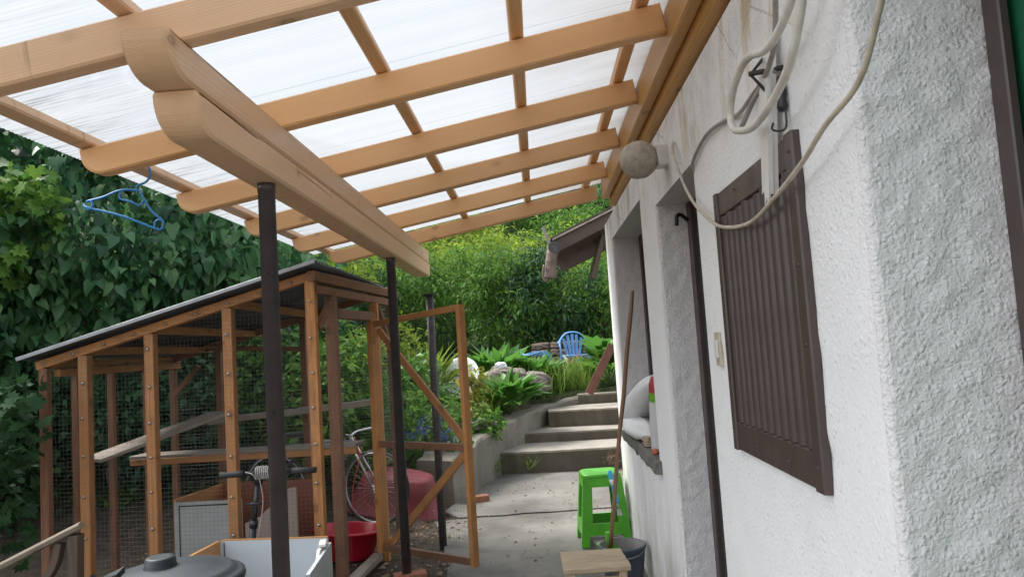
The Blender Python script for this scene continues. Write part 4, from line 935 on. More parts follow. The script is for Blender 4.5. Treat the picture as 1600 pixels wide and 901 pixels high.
for sx in (-1, 1): timber('apron', st(sx*.114, -.093, .378), st(sx*.114, .093, .378), .016, .05, 'stool_wood', t)

t = thing('broom', (.36, 4.5, .10), 'long wooden broomstick with green head upended in the bucket against the wall', 'broom')
b0, b1 = Vector((.352, 4.56, .20)), Vector((.552, 4.20, 1.69))
mb = MB(); pts = [b0.lerp(b1, k/10)+Vector((random.uniform(-.004, .004), 0, 0)) for k in range(11)]; mb.tube(pts, [.0125]*10+[.011], 9); mb.build('handle', 'stick', t)
hp = b0.lerp(b1, -.02); mb = MB(); mb.prism([hp+Vector((-.075, 0, .045)), hp+Vector((-.07, 0, .02)), hp+Vector((.07, 0, -.02)), hp+Vector((.075, 0, .0)), hp+Vector((.02, 0, .055)), hp+Vector((.012, 0, .11)), hp+Vector((-.016, 0, .11)), hp+Vector((-.02, 0, .06))], (0, .035, 0)); mb.build('head', 'green_pl', t)
mb = MB()
for k in range(46):
    u = k/45; p = hp+Vector((-.07+.14*u, .008+.02*random.random(), .015-.03*u)); mb.tube([p, p+Vector((-.04+.03*u+random.uniform(-.01, .01), -.01+random.uniform(-.02, .02), -.075))], .002, 4)
mb.build('bristles', 'green_pl', t)

t = thing('paint_brush', (.47, 5.2, .2), 'blue handled brush leaning on the green stool beside the wall', 'brush')
q0, q1 = Vector((.43, 5.16, .545)), Vector((.475, 5.12, .25)); mb = MB(); mb.tube([q0, q0.lerp(q1, .1), q0.lerp(q1, .4), q0.lerp(q1, .66), q0.lerp(q1, .72)], [.012, .018, .014, .019, .013], 10); mb.build('handle', 'blue_br', t)
mb = MB(); mb.tube([q0.lerp(q1, .70), q0.lerp(q1, .86)], [.006, .006], 8); mb.prism([q0.lerp(q1, .86)+Vector((-.012, 0, 0)), q0.lerp(q1, .86)+Vector((.012, 0, 0)), q0.lerp(q1, 1.0)+Vector((.018, 0, 0)), q0.lerp(q1, 1.0)+Vector((-.018, 0, 0))], (0, .008, 0)); mb.build('blade', 'silver', t)
mb = MB(); mb.tube([q0.lerp(q1, .2), q0.lerp(q1, .2)+Vector((0, 0, .0))+ (q1-q0)*.12], [.0185, .0165], 10); mb.build('grip_band', 'white_pl', t)

# goods on the window sill
def lump(c, rad, mat, name, parent=None, rot=None, seed=0, amp=.12, p=3.0):
    rocky = mat in ('rock', 'stone', 'dish')
    rr = np.random.default_rng(seed); ph = rr.uniform(0, 6.28, 6); mb = MB(); nu, nv = 30, 18; vs = []
    for j in range(nv+1):
        th = math.pi*j/nv
        for i in range(nu):
            a = 2*math.pi*i/nu; x, y, z = math.sin(th)*math.cos(a), math.sin(th)*math.sin(a), math.cos(th)
            e = (abs(x)**p+abs(y)**p+abs(z)**p)**(-1/p)
            w = 1+amp*(math.sin(3*a+ph[0]+2*z)*.5+math.sin(5*z+ph[1]+a)*.4+math.sin(7*a+ph[2]-4*z)*.25)
            if rocky:
                q_ = Vector((x, y, z))*1.6+Vector((seed, 0, 0)); w = 1+.20*mnoise.noise(q_)+.10*mnoise.noise(q_*2.7)+.05*mnoise.noise(q_*6.1)
            vs.append((x*e*rad[0]*w, y*e*rad[1]*w, z*e*rad[2]*w))
    mb.add(vs, [(j*nu+i, j*nu+(i+1) % nu, (j+1)*nu+(i+1) % nu, (j+1)*nu+i) for j in range(nv) for i in range(nu)], not rocky)
    mb.xform(Matrix.Translation(c) @ (rot or Matrix.Identity(4))); return mb.build(name, mat, parent)
sd_ = (Vector((.70, 4.30, 1.19))-Vector((.60, 5.05, .88))); tag(lump((.655, 4.70, 1.03), (.085, .125, .41), 'sack', 'sack', None, sd_.to_track_quat('Z', 'X').to_matrix().to_4x4(), 3, .06, 2.6), 'full white sack leaning in the window recess', 'sack')
tag(lump((.60, 4.72, .872), (.085, .36, .062), 'sack', 'sack', None, Matrix.Rotation(R(3), 4, 'Z'), 5, .14, 2.6), 'crumpled white sack lying under the leaning sack on the sill', 'sack')
t = thing('paper_bag', (.64, 4.05, .815), 'upright white paper bag with red and green top on the sill', 'bag')
def bagbox(z0, z1, s_, mat, name):
    mb = MB(); c0 = Vector((.628, 4.10, 0)); vs = []
    for z, k in ((z0, s_[0]), ((z0+z1)/2, s_[1]), (z1, s_[2])):
        for dx, dy in ((-.04, -.07), (0, -.078), (.04, -.07), (.044, 0), (.04, .07), (0, .078), (-.04, .07), (-.044, 0)): vs.append(c0+Vector((dx*k, dy*(.8+.2*k), z))+Vector((random.uniform(-.003, .003), 0, 0)))
    mb.add(vs, [(l*8+q, l*8+(q+1) % 8, (l+1)*8+(q+1) % 8, (l+1)*8+q) for l in range(2) for q in range(8)]+[tuple(range(8))[::-1], tuple(range(16, 24))]); return mb.build(name, mat, t)
bagbox(.817, 1.075, (1.05, 1.0, .92), 'bag', 'body'); bagbox(1.0755, 1.125, (.925, .93, .90), 'bag_green', 'green_band'); bagbox(1.1255, 1.21, (.90, .8, .45), 'bag_red', 'red_band')
t = thing('cardboard_stack', (.62, 4.33, .815), 'small pile of folded cardboard beside the paper bag', 'cardboard')
for k in range(4): board('sheet', (.612+.006*(k % 2), 4.31+.005*k, .822+.0115*k), .09, .13-.01*k, .009, 'card', t, R(4*k))
mb = MB(); mb.bar((.575, 3.98, .826), (.60, 4.10, .826), .028, .02, ch=.006); tag(mb.build('lighter', 'orange'), 'small orange plastic lighter on the sill in front of the bag', 'lighter')

# globe lamp, switch, conduit, cables
t = thing('wall_lamp', (.571, 3.05, 2.14), 'round textured glass globe lamp fixed below the ledger', 'lamp')
mb = MB(); nu, nv = 36, 20; vs = []; rr = random.Random(4)
for j in range(nv+1):
    th = math.pi*j/nv
    for i in range(nu):
        a = 2*math.pi*i/nu; r_ = .076*(1+rr.uniform(-.03, .03)*(0 < j < nv)); vs.append((.458+r_*math.sin(th)*math.cos(a), 2.985+r_*math.sin(th)*math.sin(a), 2.139+r_*math.cos(th)))
mb.add(vs, [(j*nu+i, j*nu+(i+1) % nu, (j+1)*nu+(i+1) % nu, (j+1)*nu+i) for j in range(nv) for i in range(nu)], True); mb.build('globe', 'globe', t)
mb = MB(); mb.bar((.52, 2.99, 2.145), (.573, 3.0, 2.15), .085, .085, ch=.006); mb.build('bracket', 'white_pl', t)
t = thing('wall_switch', (.571, 2.37, 1.375), 'small yellowed switch plate on the wall left of the shutter', 'switch')
mb = MB(); mb.box((.561, 2.335, 1.32), (.573, 2.395, 1.425), .003); mb.build('plate', 'cable_t', t); mb = MB(); mb.box((.555, 2.35, 1.345), (.5625, 2.385, 1.40), .002); mb.build('rocker', 'white_pl', t)
t = thing('cable_conduit', (.55, 1.68, 1.85), 'broken white plastic conduit hanging over the shutter top', 'conduit')
mb = MB(); w = .021; p = [(1.583, 2.06), (1.634, 2.06), (1.70, 1.73), (1.685, 1.735), (1.69, 1.70), (1.672, 1.72), (1.668, 1.695), (1.655, 1.715)]
mb.prism([(.535, y, z) for y, z in p], (.004, 0, 0)); mb.prism([(.535, 1.634, 2.06), (.545, 1.634, 2.06), (.545, 1.70, 1.73), (.535, 1.70, 1.73)], (0, .003, 0)); mb.prism([(.535, 1.583, 2.06), (.545, 1.583, 2.06), (.545, 1.655, 1.72), (.535, 1.655, 1.72)], (0, -.003, 0)); mb.prism([(.545, 1.583, 2.06), (.545, 1.634, 2.06), (.545, 1.70, 1.73), (.545, 1.655, 1.72)], (.012, 0, .0)); mb.build('channel', 'white_pl', t)
t = thing('cable_bracket', (.56, 1.60, 1.93), 'rusty iron hook with black insulator holding the cables on the wall', 'bracket')
mb = MB(); mb.tube([(.575, 1.595, 1.985), (.505, 1.625, 1.985)], .006, 8); mb.tube([(.574, 1.60, 2.06), (.55, 1.61, 2.03), (.51, 1.628, 1.985), (.54, 1.62, 1.94)], .004, 6); mb.build('hook', 'steel_old', t)
mb = MB(); mb.lathe([(0, 1.885), (.008, 1.885), (.0115, 1.895), (.009, 1.91), (.0115, 1.925), (.009, 1.945), (.007, 1.96), (0, 1.96)], (.558, 1.585, 0), 16, close_top=False); mb.build('insulator', 'black_pl', t)
mb = MB(); mb.tube(catmull([(.535, 1.585, 1.86), (.53, 1.578, 1.845), (.545, 1.575, 1.84), (.56, 1.578, 1.85), (.562, 1.58, 1.90)], 4), .0025, 6); mb.build('wire_loop', 'steel_old', t)
def cable(name, pts, r, mat, label, k=8):
    rc = random.Random(len(pts)); pts = [pts[0]]+[(p[0]+rc.uniform(-.002, .002), p[1]+rc.uniform(-.006, .006), p[2]+rc.uniform(-.006, .006)) for p in pts[1:-1]]+[pts[-1]]; mb = MB(); mb.tube(catmull(pts, k), r, 9); return tag(mb.build(name, mat), label, 'cable')
cable('hanging_cable', [(.53, .96, 2.0), (.53, 1.058, 1.883), (.535, 1.175, 1.808), (.527, 1.30, 1.765), (.53, 1.421, 1.739), (.527, 1.586, 1.698), (.527, 1.781, 1.682), (.53, 1.985, 1.696), (.535, 2.188, 1.745), (.54, 2.463, 1.872), (.545, 2.685, 2.034), (.55, 2.752, 2.123), (.565, 2.80, 2.15)], .0052, 'cable_t', 'thin tan cable sagging in front of the shutter up to the globe lamp')
cable('cable_loop', [(.49, 1.15, 2.12), (.495, 1.27, 1.987), (.50, 1.337, 1.922), (.502, 1.42, 1.888), (.50, 1.52, 1.872), (.505, 1.65, 1.873), (.50, 1.745, 1.893), (.50, 1.785, 1.935), (.50, 1.745, 1.985), (.50, 1.66, 2.012), (.50, 1.58, 2.005), (.50, 1.494, 1.982), (.505, 1.42, 1.99), (.51, 1.34, 2.03), (.52, 1.24, 2.11)], .0088, 'cable_w', 'thick white cable looped round the iron hook on the wall')
cable('wall_cable', [(.50, 1.40, 2.06), (.525, 1.50, 2.0), (.535, 1.60, 1.975), (.555, 1.675, 1.985), (.558, 1.78, 1.985), (.560, 1.90, 1.985), (.562, 2.03, 2.0), (.562, 2.17, 2.025), (.562, 2.30, 2.035), (.562, 2.43, 2.01), (.565, 2.50, 1.985), (.578, 2.528, 1.965)], .0058, 'cable_g', 'dirty grey cable running along the wall towards the door recess')
cable('cable_stub', [(.555, 1.60, 1.98), (.535, 1.68, 1.955), (.53, 1.76, 1.925), (.525, 1.80, 1.905)], .006, 'cable_g', 'cut grey cable end sticking out beside the white loop')

# coat hanger on the eave batten
t = thing('coat_hanger', (-1.58, 2.95, 2.15), 'blue plastic coat hanger hooked over the eave batten', 'hanger')
hl, hr_, ap, ap2 = Vector((-1.80, 2.93, 2.105)), Vector((-1.50, 2.97, 1.995)), Vector((-1.655, 2.95, 2.158)), Vector((-1.583, 2.955, 2.152))
mb = MB(); mb.tube(catmull([hl+Vector((.012, 0, .012)), hl.lerp(ap, .5), ap, ap2, ap2.lerp(hr_, .12), ap2.lerp(hr_, .55), hr_+Vector((.004, 0, .03)), hr_+Vector((.002, 0, .005)), hr_+Vector((-.02, 0, -.003)), hr_.lerp(hl, .5), hl+Vector((.03, 0, -.018)), hl+Vector((.004, 0, -.008))], 5), .0048, 8)
mb.tube(catmull([hl+Vector((0, 0, .0)), hl+Vector((.018, 0, -.022)), hl+Vector((.036, 0, -.008)), hl+Vector((.03, 0, .018))], 4), .0042, 7); mb.tube(catmull([hr_+Vector((-.03, 0, 0)), hr_+Vector((-.028, 0, .025)), hr_+Vector((-.012, 0, .035)), hr_+Vector((0, 0, .03))], 4), .0042, 7)
mb.tube(catmull([ap+Vector((-.005, 0, -.008)), ap+Vector((-.004, 0, -.035)), ap+Vector((.04, 0, -.05)), ap2+Vector((.0, 0, -.06)), ap2+Vector((.022, 0, -.035))], 4), .0042, 7); mb.build('frame', 'blue_pl', t)
mb = MB(); mb.tube(catmull([ap2+Vector((-.012, 0, .0)), ap2+Vector((-.005, 0, .022)), ap2+Vector((.028, -.002, .032)), ap2+Vector((.05, -.004, .055)), ap2+Vector((.052, -.006, .078)), ap2+Vector((.04, -.01, .098)), ap2+Vector((.012, -.012, .100))], 5), .0045, 8); mb.build('hook', 'blue_pl', t)
# ------------------------------------------------------------ shed eave beyond the house
t = thing('shed_eave', (.9, 7.6, 2.3), 'dark old shed eave with broken gutter and downpipe sticking out past the house corner', 'eave')
timber('barge_board', (1.9, 7.50, 3.115), (.23, 7.50, 2.395), .03, .125, 'old_wood', t, ch=.004, segs=8, wob=.004)
timber('roof_edge', (1.9, 7.485, 3.19), (.22, 7.485, 2.462), .06, .016, 'grey_wood', t, ch=.003, segs=8, wob=.003)
timber('soffit_board', (1.9, 7.75, 2.96), (.27, 7.75, 2.26), .04, .22, 'old_wood', t, ch=.004)
timber('soffit_board', (1.9, 8.05, 2.98), (.27, 8.05, 2.28), .26, .03, 'old_wood', t, ch=.004)
timber('rafter_tail', (.74, 7.66, 2.5), (.60, 7.6, 2.06), .07, .05, 'old_wood', t)
mb = MB(); mb.prism([(.2, 7.47, 2.47), (1.9, 7.47, 3.205), (1.9, 7.47, 3.225), (.2, 7.47, 2.49)], (0, 2.2, 0)); mb.build('roof', 'old_wood', t)
mb = MB(); mb.tube([(.235, 7.44, 2.385), (.235, 9.4, 2.385)], .064, 20); mb.build('gutter', 'steel_old', t)
mb = MB(); pts = [Vector((.225, 7.50, 2.40)), Vector((.20, 7.5, 2.30)), Vector((.185, 7.5, 2.20)), Vector((.17, 7.5, 2.08))]
P = catmull(pts, 8); mb.tube(P, [.058+.005*(1 if k % 6 == 0 else 0) for k in range(len(P))], 18); mb.tube(catmull([(.12, 7.46, 2.22), (.10, 7.46, 2.12), (.12, 7.46, 2.05), (.16, 7.46, 2.14)], 5), .012, 6); mb.build('downpipe', 'pipe', t)
timber('fascia_stub', (.19, 7.47, 2.42), (.13, 7.47, 2.60), .03, .035, 'grey_wood', t)
timber('support_post', (1.8, 7.9, .1), (1.8, 7.9, 2.95), .1, .1, 'old_wood', t, (0, 1, 0))

# ------------------------------------------------------------ upper garden furniture and stones
def garden_chair(name, label, m4):
    t = thing(name, (0, 0, 0), label, 'chair', 'blue garden chairs'); t.matrix_basis = m4
    def put(mb, n): o = mb.build(n, 'chair_blue', None); WM[o]; o.parent = t; o.matrix_basis = WM[o]
    mb = MB(); n = 24; lay = []
    for sc_, z in ((.97, .405), (1, .42), (.98, .435), (.6, .428), (.1, .425)):
        for k in range(n):
            a = 2*math.pi*k/n; c_, s_ = math.cos(a), math.sin(a); e = (abs(c_)**5+abs(s_)**5)**(-1/5); lay.append((.235*c_*e*sc_, .225*s_*e*sc_, z))
    mb.add(lay, [(l*n+k, l*n+(k+1) % n, (l+1)*n+(k+1) % n, (l+1)*n+k) for l in range(4) for k in range(n)]+[tuple(range(n))[::-1]], True); put(mb, 'seat')
    arch = catmull([(-.28, -.23, .40), (-.285, -.22, .56), (-.285, -.12, .625), (-.275, .05, .64), (-.235, .19, .69), (-.13, .255, .80), (0, .27, .83), (.13, .255, .80), (.235, .19, .69), (.275, .05, .64), (.285, -.12, .625), (.285, -.22, .56), (.28, -.23, .40)], 5)
    mb = MB()
    for a, b in zip(arch, arch[1:]): mb.bar(a-(b-a)*.12, b+(b-a)*.12, .022, .055, (0, 1, .25), .006)
    put(mb, 'armrest')
    for k in range(5):
        u = (k-2)/2; mb = MB(); mb.prism([(u*.105-.021, .20, .425), (u*.105+.021, .20, .425), (u*.16+.026, .262-.02*u*u, .80-.07*u*u), (u*.16-.026, .262-.02*u*u, .80-.07*u*u)], (0, .014, 0)); put(mb, 'back_slat')
    for sx in (-1, 1):
        for sy in (-1, 1):
            mb = MB(); a = Vector((sx*.235, sy*.2, .41)); b = Vector((sx*.285, sy*.25, 0)); x = Vector((sx, 0, 0)); y = Vector((0, sy, 0))
            mb.prism([a, a-x*.09, b-x*.03-Vector((0, 0, 0)), b], -y*.03); mb.prism([a-y*.03, a-y*.1, b-y*.05, b-y*.03], -x*.03); put(mb, 'leg')
    return t
garden_chair('garden_chair', 'blue plastic armchair facing the yard before the dry stone wall', Matrix.Translation((.645, 13.0, gz(.645, 13.0)+.02)) @ Matrix.Rotation(R(6), 4, 'Z'))
garden_chair('garden_chair', 'blue plastic chair mostly hidden behind the boulder, seen edge-on', Matrix.Translation((.05, 13.05, gz(.02, 13.05)-.12)) @ Matrix.Rotation(R(100), 4, 'Z') @ Matrix.Rotation(R(-14), 4, 'X'))
t = thing('dry_stone_wall', (.75, 13.9, gz(.75, 13.9)), 'low dry stone wall of reddish grey stones behind the blue armchair', 'wall')
stm = []
for s_ in range(6):
    o = lump((0, 0, 0), (.5, .5, .5), 'stone', 'stone', None, None, 40+s_, .10, 4.5); stm.append(o.data); bpy.data.objects.remove(o)
rr = random.Random(9); z = gz(.75, 13.9)-.05
for row in range(5):
    h = rr.uniform(.125, .17); x = -.15+rr.uniform(0, .1); top = 1.95 if row < 4 else 1.1
    while x < top:
        w = rr.uniform(.18, .36)
        m4 = Matrix.Translation((x+w/2, 13.9+rr.uniform(-.03, .03)+.02*row, z+h/2)) @ Matrix.Rotation(rr.uniform(-.07, .07), 4, 'Y') @ Matrix.Diagonal((w*1.0, .26, h*1.03, 1))
        link('stone', rr.choice(stm), m4, t); x += w+.006
    z += h
tag(lump((-.44, 9.95, .94), (.28, .26, .21), 'rock', 'boulder', None, Matrix.Rotation(R(12), 4, 'Y'), 12, .13, 3.6), 'large flat topped grey boulder above the steps', 'rock')
tag(lump((-.10, 10.0, .93), (.24, .2, .14), 'rock', 'boulder', None, Matrix.Rotation(R(30), 4, 'Z'), 15, .16, 3), 'smaller brown rock on the right of the big boulder', 'rock')
tag(lump((-.50, 9.85, 1.18), (.075, .06, .05), 'dish', 'pale_stone', None, None, 16, .14, 3), 'small pale stone sitting on the big boulder', 'rock')
tag(lump((-.72, 8.35, .58), (.20, .14, .06), 'rock', 'flat_stone', None, Matrix.Rotation(R(25), 4, 'Z'), 18, .1, 3), 'flat pale stone lying on the kerb bed under yellow plant', 'rock')
tag(lump((.28, 11.0, .93), (.12, .1, .05), 'rock', 'flat_stone', None, None, 19, .14, 3), 'flat pinkish stone in the grass below the blue armchair', 'rock')
t = thing('satellite_dish', (-1.12, 10.0, .9), 'white round dish leaning in the plants behind the mesh door', 'dish')
mb = MB(); mb.lathe([(0, .0), (.12, .01), (.22, .035), (.29, .065), (.295, .07), (.29, .074), (.22, .046), (.12, .021), (0, .011)], (0, 0, 0), 40, close_top=False); mb.xform(Matrix.Translation((-1.05, 10.0, 1.03)) @ Matrix.Rotation(R(-20), 4, 'Z') @ Matrix.Rotation(R(66), 4, 'X')); mb.build('reflector', 'dish', t)
mb = MB(); mb.tube([(-1.05, 10.06, 1.02), (-1.02, 10.3, .70)], .02, 8); mb.build('arm', 'steel_old', t)
t = thing('concrete_planter', (-2.2, 8.35, .5), 'weathered grey concrete trough behind the coop doorway', 'planter')
mb = MB(); mb.box((-2.75, 8.3, .4), (-1.82, 8.38, 1.16)); mb.box((-2.75, 8.7, .4), (-1.82, 8.78, 1.16)); mb.box((-2.75, 8.3805, .4), (-2.67, 8.6995, 1.155)); mb.box((-1.90, 8.3805, .4), (-1.82, 8.6995, 1.155)); mb.build('trough', 'concrete_old', t)
mb = MB(); mb.box((-2.67, 8.3805, .9), (-1.90, 8.6995, 1.1)); mb.build('earth', 'soil', t)
tag(timber('leaning_plank', (.635, 9.95, .74), (.99, 10.0, 1.36), .11, .035, 'red_wood', None, (0, -1, .3)), 'reddish brown plank leaning in the plants above the steps', 'plank')
t = thing('plank_frame', (-.5, 22, 3.6), 'old grey plank frame half buried in bushes on the hillside', 'frame'); zt = gz(-.5, 22)+.25
for k in range(3): timber('plank', (-1.05, 21.95, zt+.14*k), (.02, 21.9, zt+.14*k-.03), .05, .10, 'grey_wood', t)
for x in (-1.0, -.5, 0.0): timber('upright', (x, 22.0, zt-.5), (x, 22.0, zt+.42), .07, .07, 'old_wood', t, (0, 1, 0))
timber('rim', (-1.08, 21.85, zt+.40), (.05, 21.8, zt+.37), .16, .04, 'grey_wood', t)

# ------------------------------------------------------------ trees and shrubs
plant('broadleaf_tree', (-5.1, 8.8, gz(-5, 8)-.1), (-4.75, 7.8, 2.75), (1.75, 1.15, 1.75), 82, .43, 14500, .135, 'heart', 'leaf_big', 'tree with large heart-shaped leaves hanging left of the coat hanger', 'tree', None, 1.15, .55, 1, .07, .82, nb=3, singles=300)
plant('broadleaf_tree', (-6.6, 7.0, gz(-6.6, 7)-.1), (-6.2, 7.0, 2.5), (1.5, 1.2, 1.9), 44, .45, 7500, .135, 'heart', 'leaf_big', 'dark large-leaved tree at the extreme left edge', 'tree', None, .85, .55, 2, .10)
plant('broadleaf_tree', (-4.6, 10.6, gz(-4.6, 10.6)-.1), (-4.35, 10.2, 2.55), (1.65, 1.2, 1.75), 56, .40, 9500, .125, 'heart', 'leaf_big', 'big-leaved tree above the coop roof, behind the near steel post', 'tree', None, 1.1, .5, 3, .07, .82, nb=4)
plant('feathery_bush', (-4.4, 13.2, gz(-4.4, 13.2)-.1), (-4.4, 13.2, 2.9), (1.5, 1.0, 1.5), 40, .42, 6500, .13, 'lance', 'leaf_light', 'yellow-green feathery bush seen between near post and coop roof ridge', 'bush', None, .45, .5, 4, .06)
plant('feathery_bush', (-6.6, 13.6, gz(-6.6, 13.6)-.1), (-6.6, 13.4, 2.9), (1.7, 1.0, 1.7), 36, .45, 5000, .14, 'lance', 'leaf_mid', 'green bush behind the big-leaved trees on the left', 'bush', None, .45, .5, 5, .06)
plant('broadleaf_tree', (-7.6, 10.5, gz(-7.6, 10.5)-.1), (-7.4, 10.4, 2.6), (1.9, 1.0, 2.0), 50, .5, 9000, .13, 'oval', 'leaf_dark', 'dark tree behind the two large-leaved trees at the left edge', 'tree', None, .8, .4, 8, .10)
plant('maple_sapling', (-5.3, 6.2, -.05), (-4.75, 6.35, 2.75), (.75, .35, .45), 14, .22, 420, .12, 'lobed', 'leaf_mid', 'pale lobed leaves of a slim sapling just under the roof edge, far left', 'sapling', None, .7, .5, 91, .025, nb=8)
plant('elder_bush', (-3.9, 8.6, gz(-3.9, 8.6)-.05), (-3.75, 8.3, 1.95), (.8, .45, .55), 26, .24, 2600, .075, 'lance', 'leaf_mid', 'lighter fine-leaved bush between the large-leaved trees and the coop roof', 'bush', None, .6, .45, 92, .03, nb=6)
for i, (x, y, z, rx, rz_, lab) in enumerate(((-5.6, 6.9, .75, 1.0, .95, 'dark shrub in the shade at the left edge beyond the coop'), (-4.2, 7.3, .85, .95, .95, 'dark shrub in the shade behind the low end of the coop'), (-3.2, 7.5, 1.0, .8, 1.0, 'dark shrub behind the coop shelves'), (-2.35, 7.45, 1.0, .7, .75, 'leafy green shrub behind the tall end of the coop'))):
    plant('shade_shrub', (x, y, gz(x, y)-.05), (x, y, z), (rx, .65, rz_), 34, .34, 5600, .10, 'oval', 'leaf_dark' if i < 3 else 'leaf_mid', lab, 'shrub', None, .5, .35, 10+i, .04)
plant('leafy_sapling', (-3.42, 4.25, -.03), (-3.22, 4.12, 1.12), (.34, .28, .42), 13, .16, 300, .085, 'lobed', 'leaf_dark', 'sapling with lobed leaves in front of the coop low end', 'sapling', None, .35, .4, 21, .018, nb=9)
plant('leafy_sapling', (-3.6, 4.5, -.03), (-3.45, 4.4, .55), (.34, .3, .5), 12, .18, 420, .085, 'lobed', 'leaf_dark', 'low sapling with lobed leaves at the bottom left edge', 'sapling', None, .35, .4, 22, .018, nb=9)
# the same tall growth carries on along the yard, left of the picture
plant('broadleaf_tree', (-5.6, 4.3, gz(-5.6, 4.3)-.1), (-5.5, 4.3, 2.4), (1.0, 1.3, 2.2), 40, .5, 4200, .17, 'heart', 'leaf_big', 'large-leaved tree beside the yard, just left of the coop', 'tree', None, .85, .5, 6, .10)
hedge = 'bushes on the hillside behind the garden'
def P2(px, py, Y):            # sight line bearing of the photograph, only used to lay the shrubs out on the hillside
    return (px-840)/1165.*Y, 1.42+(539-.0644*(px-840)-py)/1165.*Y
rowA = [(470, 470), (560, 480), (640, 470), (720, 465), (800, 470), (875, 462), (940, 475), (1010, 470)]
rowB = [(420, 440), (520, 440), (610, 430), (700, 425), (790, 432), (880, 425), (960, 430)]
rowC = [(520, 400), (620, 385), (710, 372), (905, 378), (980, 370)]
rowD = [(600, 345), (700, 335), (790, 335), (870, 325), (940, 325), (1010, 320)]
k = 30
for row, Yd, rad, mats, nm, nl, sz in ((rowA, 15.3, (.98, .8, .98), ('leaf_mid', 'leaf_dark', 'leaf_mid', 'leaf_mid'), 'hillside_bush', 5200, .125), (rowB, 18.3, (1.2, .9, 1.0), ('leaf_light', 'leaf_light', 'leaf_mid', 'leaf_light'), 'hillside_bush', 5200, .14), (rowC, 22.8, (1.5, 1.0, 1.15), ('leaf_mid', 'leaf_mid', 'leaf_light'), 'hillside_bush', 5000, .16), (rowD, 28, (1.9, 1.1, 1.5), ('leaf_mid', 'leaf_dark', 'leaf_mid'), 'hillside_bush', 4800, .19)):
    ORD = ('leftmost', 'second from left', 'third from left', 'fourth from left', 'fifth from left', 'sixth from left', 'seventh from left', 'rightmost')
    rowlab = {15.3: 'green bush at the foot of the slope', 18.3: 'yellow-green bush in the middle of the slope', 22.8: 'green bush high on the slope around the plank frame', 28: 'green bush at the top of the slope'}[Yd]
    for q, (px, py) in enumerate(row):
        x, z = P2(px, py, Yd); k += 1; y = Yd+random.uniform(-.5, .5)
        plant(nm, (x, y, gz(x, y)-.1), (x, y, z), rad, 40, .36*rad[0], nl, sz, 'lance', mats[q % len(mats)], rowlab+', '+(ORD[q] if q < len(row)-1 else 'rightmost'), 'bush', hedge+{15.3: ', lowest row', 18.3: ', second row', 22.8: ', third row', 28: ', top row'}[Yd], .55, .5, k, .05, nb=6)

# garden plants
tuft('broad_leaf_plant', (-.40, 9.25, gz(-.40, 9.25)-.02), 200, .55, .40, 'oval', 'leaf_fresh', 'lush clump of broad glossy leaves below the boulder', 'plant', None, 51, .8)
tuft('broad_leaf_plant', (-.62, 10.6, gz(-.6, 10.6)+.05), 170, .70, .5, 'oval', 'leaf_fresh', 'light green leafy plant growing behind the boulder on the left', 'plant', None, 52, .75)
tuft('broad_leaf_plant', (-.12, 10.75, gz(-.1, 10.75)+.05), 170, .55, .5, 'lance', 'leaf_fresh', 'light green leafy plant spilling over the right of the boulder', 'plant', None, 53, 1.1)
tuft('large_leaf_plant', (1.08, 11.2, gz(1.08, 11.2)-.02), 46, 1.0, .45, 'lobed', 'leaf_fresh', 'tall plant with big fingered leaves against the house corner', 'plant', None, 54, .9)
tuft('large_leaf_plant', (.98, 10.6, gz(.98, 10.6)-.02), 30, .6, .32, 'oval', 'leaf_mid', 'dark green leafy plant under the leaning plank', 'plant', None, 55, .9)
plant('yellow_plant', (-.80, 8.75, gz(-.8, 8.75)-.02), (-.80, 8.75, .86), (.16, .14, .28), 12, .11, 260, .10, 'oval', 'leaf_yellow', 'yellowing plant beside the door stile', 'plant', None, .3, .3, 56, .012, trunk='stem', trunk_mat='stem')
plant('dark_leaf_plant', (-.68, 8.3, gz(-.7, 8.3)-.02), (-.68, 8.3, .62), (.24, .16, .17), 12, .11, 300, .085, 'oval', 'leaf_mid', 'dark green plant on the bed edge right of the door stile', 'plant', None, .3, .3, 57, .012, trunk='stem', trunk_mat='stem')
plant('leafy_plant', (-1.25, 8.2, gz(-1.25, 8.2)-.02), (-1.25, 8.2, .74), (.42, .25, .28), 22, .15, 900, .085, 'oval', 'leaf_mid', 'green leafy plant behind the diagonal door brace', 'plant', None, .4, .3, 58, .012, trunk='stem', trunk_mat='stem')
plant('leafy_plant', (-1.6, 9.2, gz(-1.6, 9.2)-.02), (-1.6, 9.2, .95), (.5, .3, .38), 24, .17, 1100, .09, 'oval', 'leaf_fresh', 'bright leafy plant between the two coop door posts', 'plant', None, .4, .3, 59, .012, trunk='stem', trunk_mat='stem')
plant('leafy_plant', (-2.0, 9.6, gz(-2.0, 9.6)-.02), (-2.0, 9.7, 1.35), (.6, .4, .6), 26, .2, 1500, .09, 'lance', 'leaf_light', 'pale green bushy plant rising above the concrete trough', 'plant', None, .4, .3, 69, .014, trunk='stem', trunk_mat='stem')
tuft('fern', (-1.95, 7.75, gz(-1.95, 7.75)-.02), 120, .55, .4, 'lance', 'leaf_fresh', 'fern-like plant in front of the concrete trough', 'plant', None, 60, .8)
tuft('dark_leaf_plant', (-1.75, 7.2, gz(-1.75, 7.2)-.02), 140, .5, .45, 'oval', 'leaf_mid', 'low green plant behind the bicycle handlebar', 'plant', None, 61, .6)
tuft('tall_weed', (-2.1, 8.6, 1.05), 40, .7, .25, 'lance', 'leaf_light', 'pale tall weed growing out of the concrete trough', 'plant', None, 62, .6)
tuft('tall_weed', (-1.45, 9.9, gz(-1.45, 9.9)-.02), 90, .9, .4, 'lance', 'leaf_light', 'pale weedy plant above the concrete trough', 'plant', None, 63, .6)
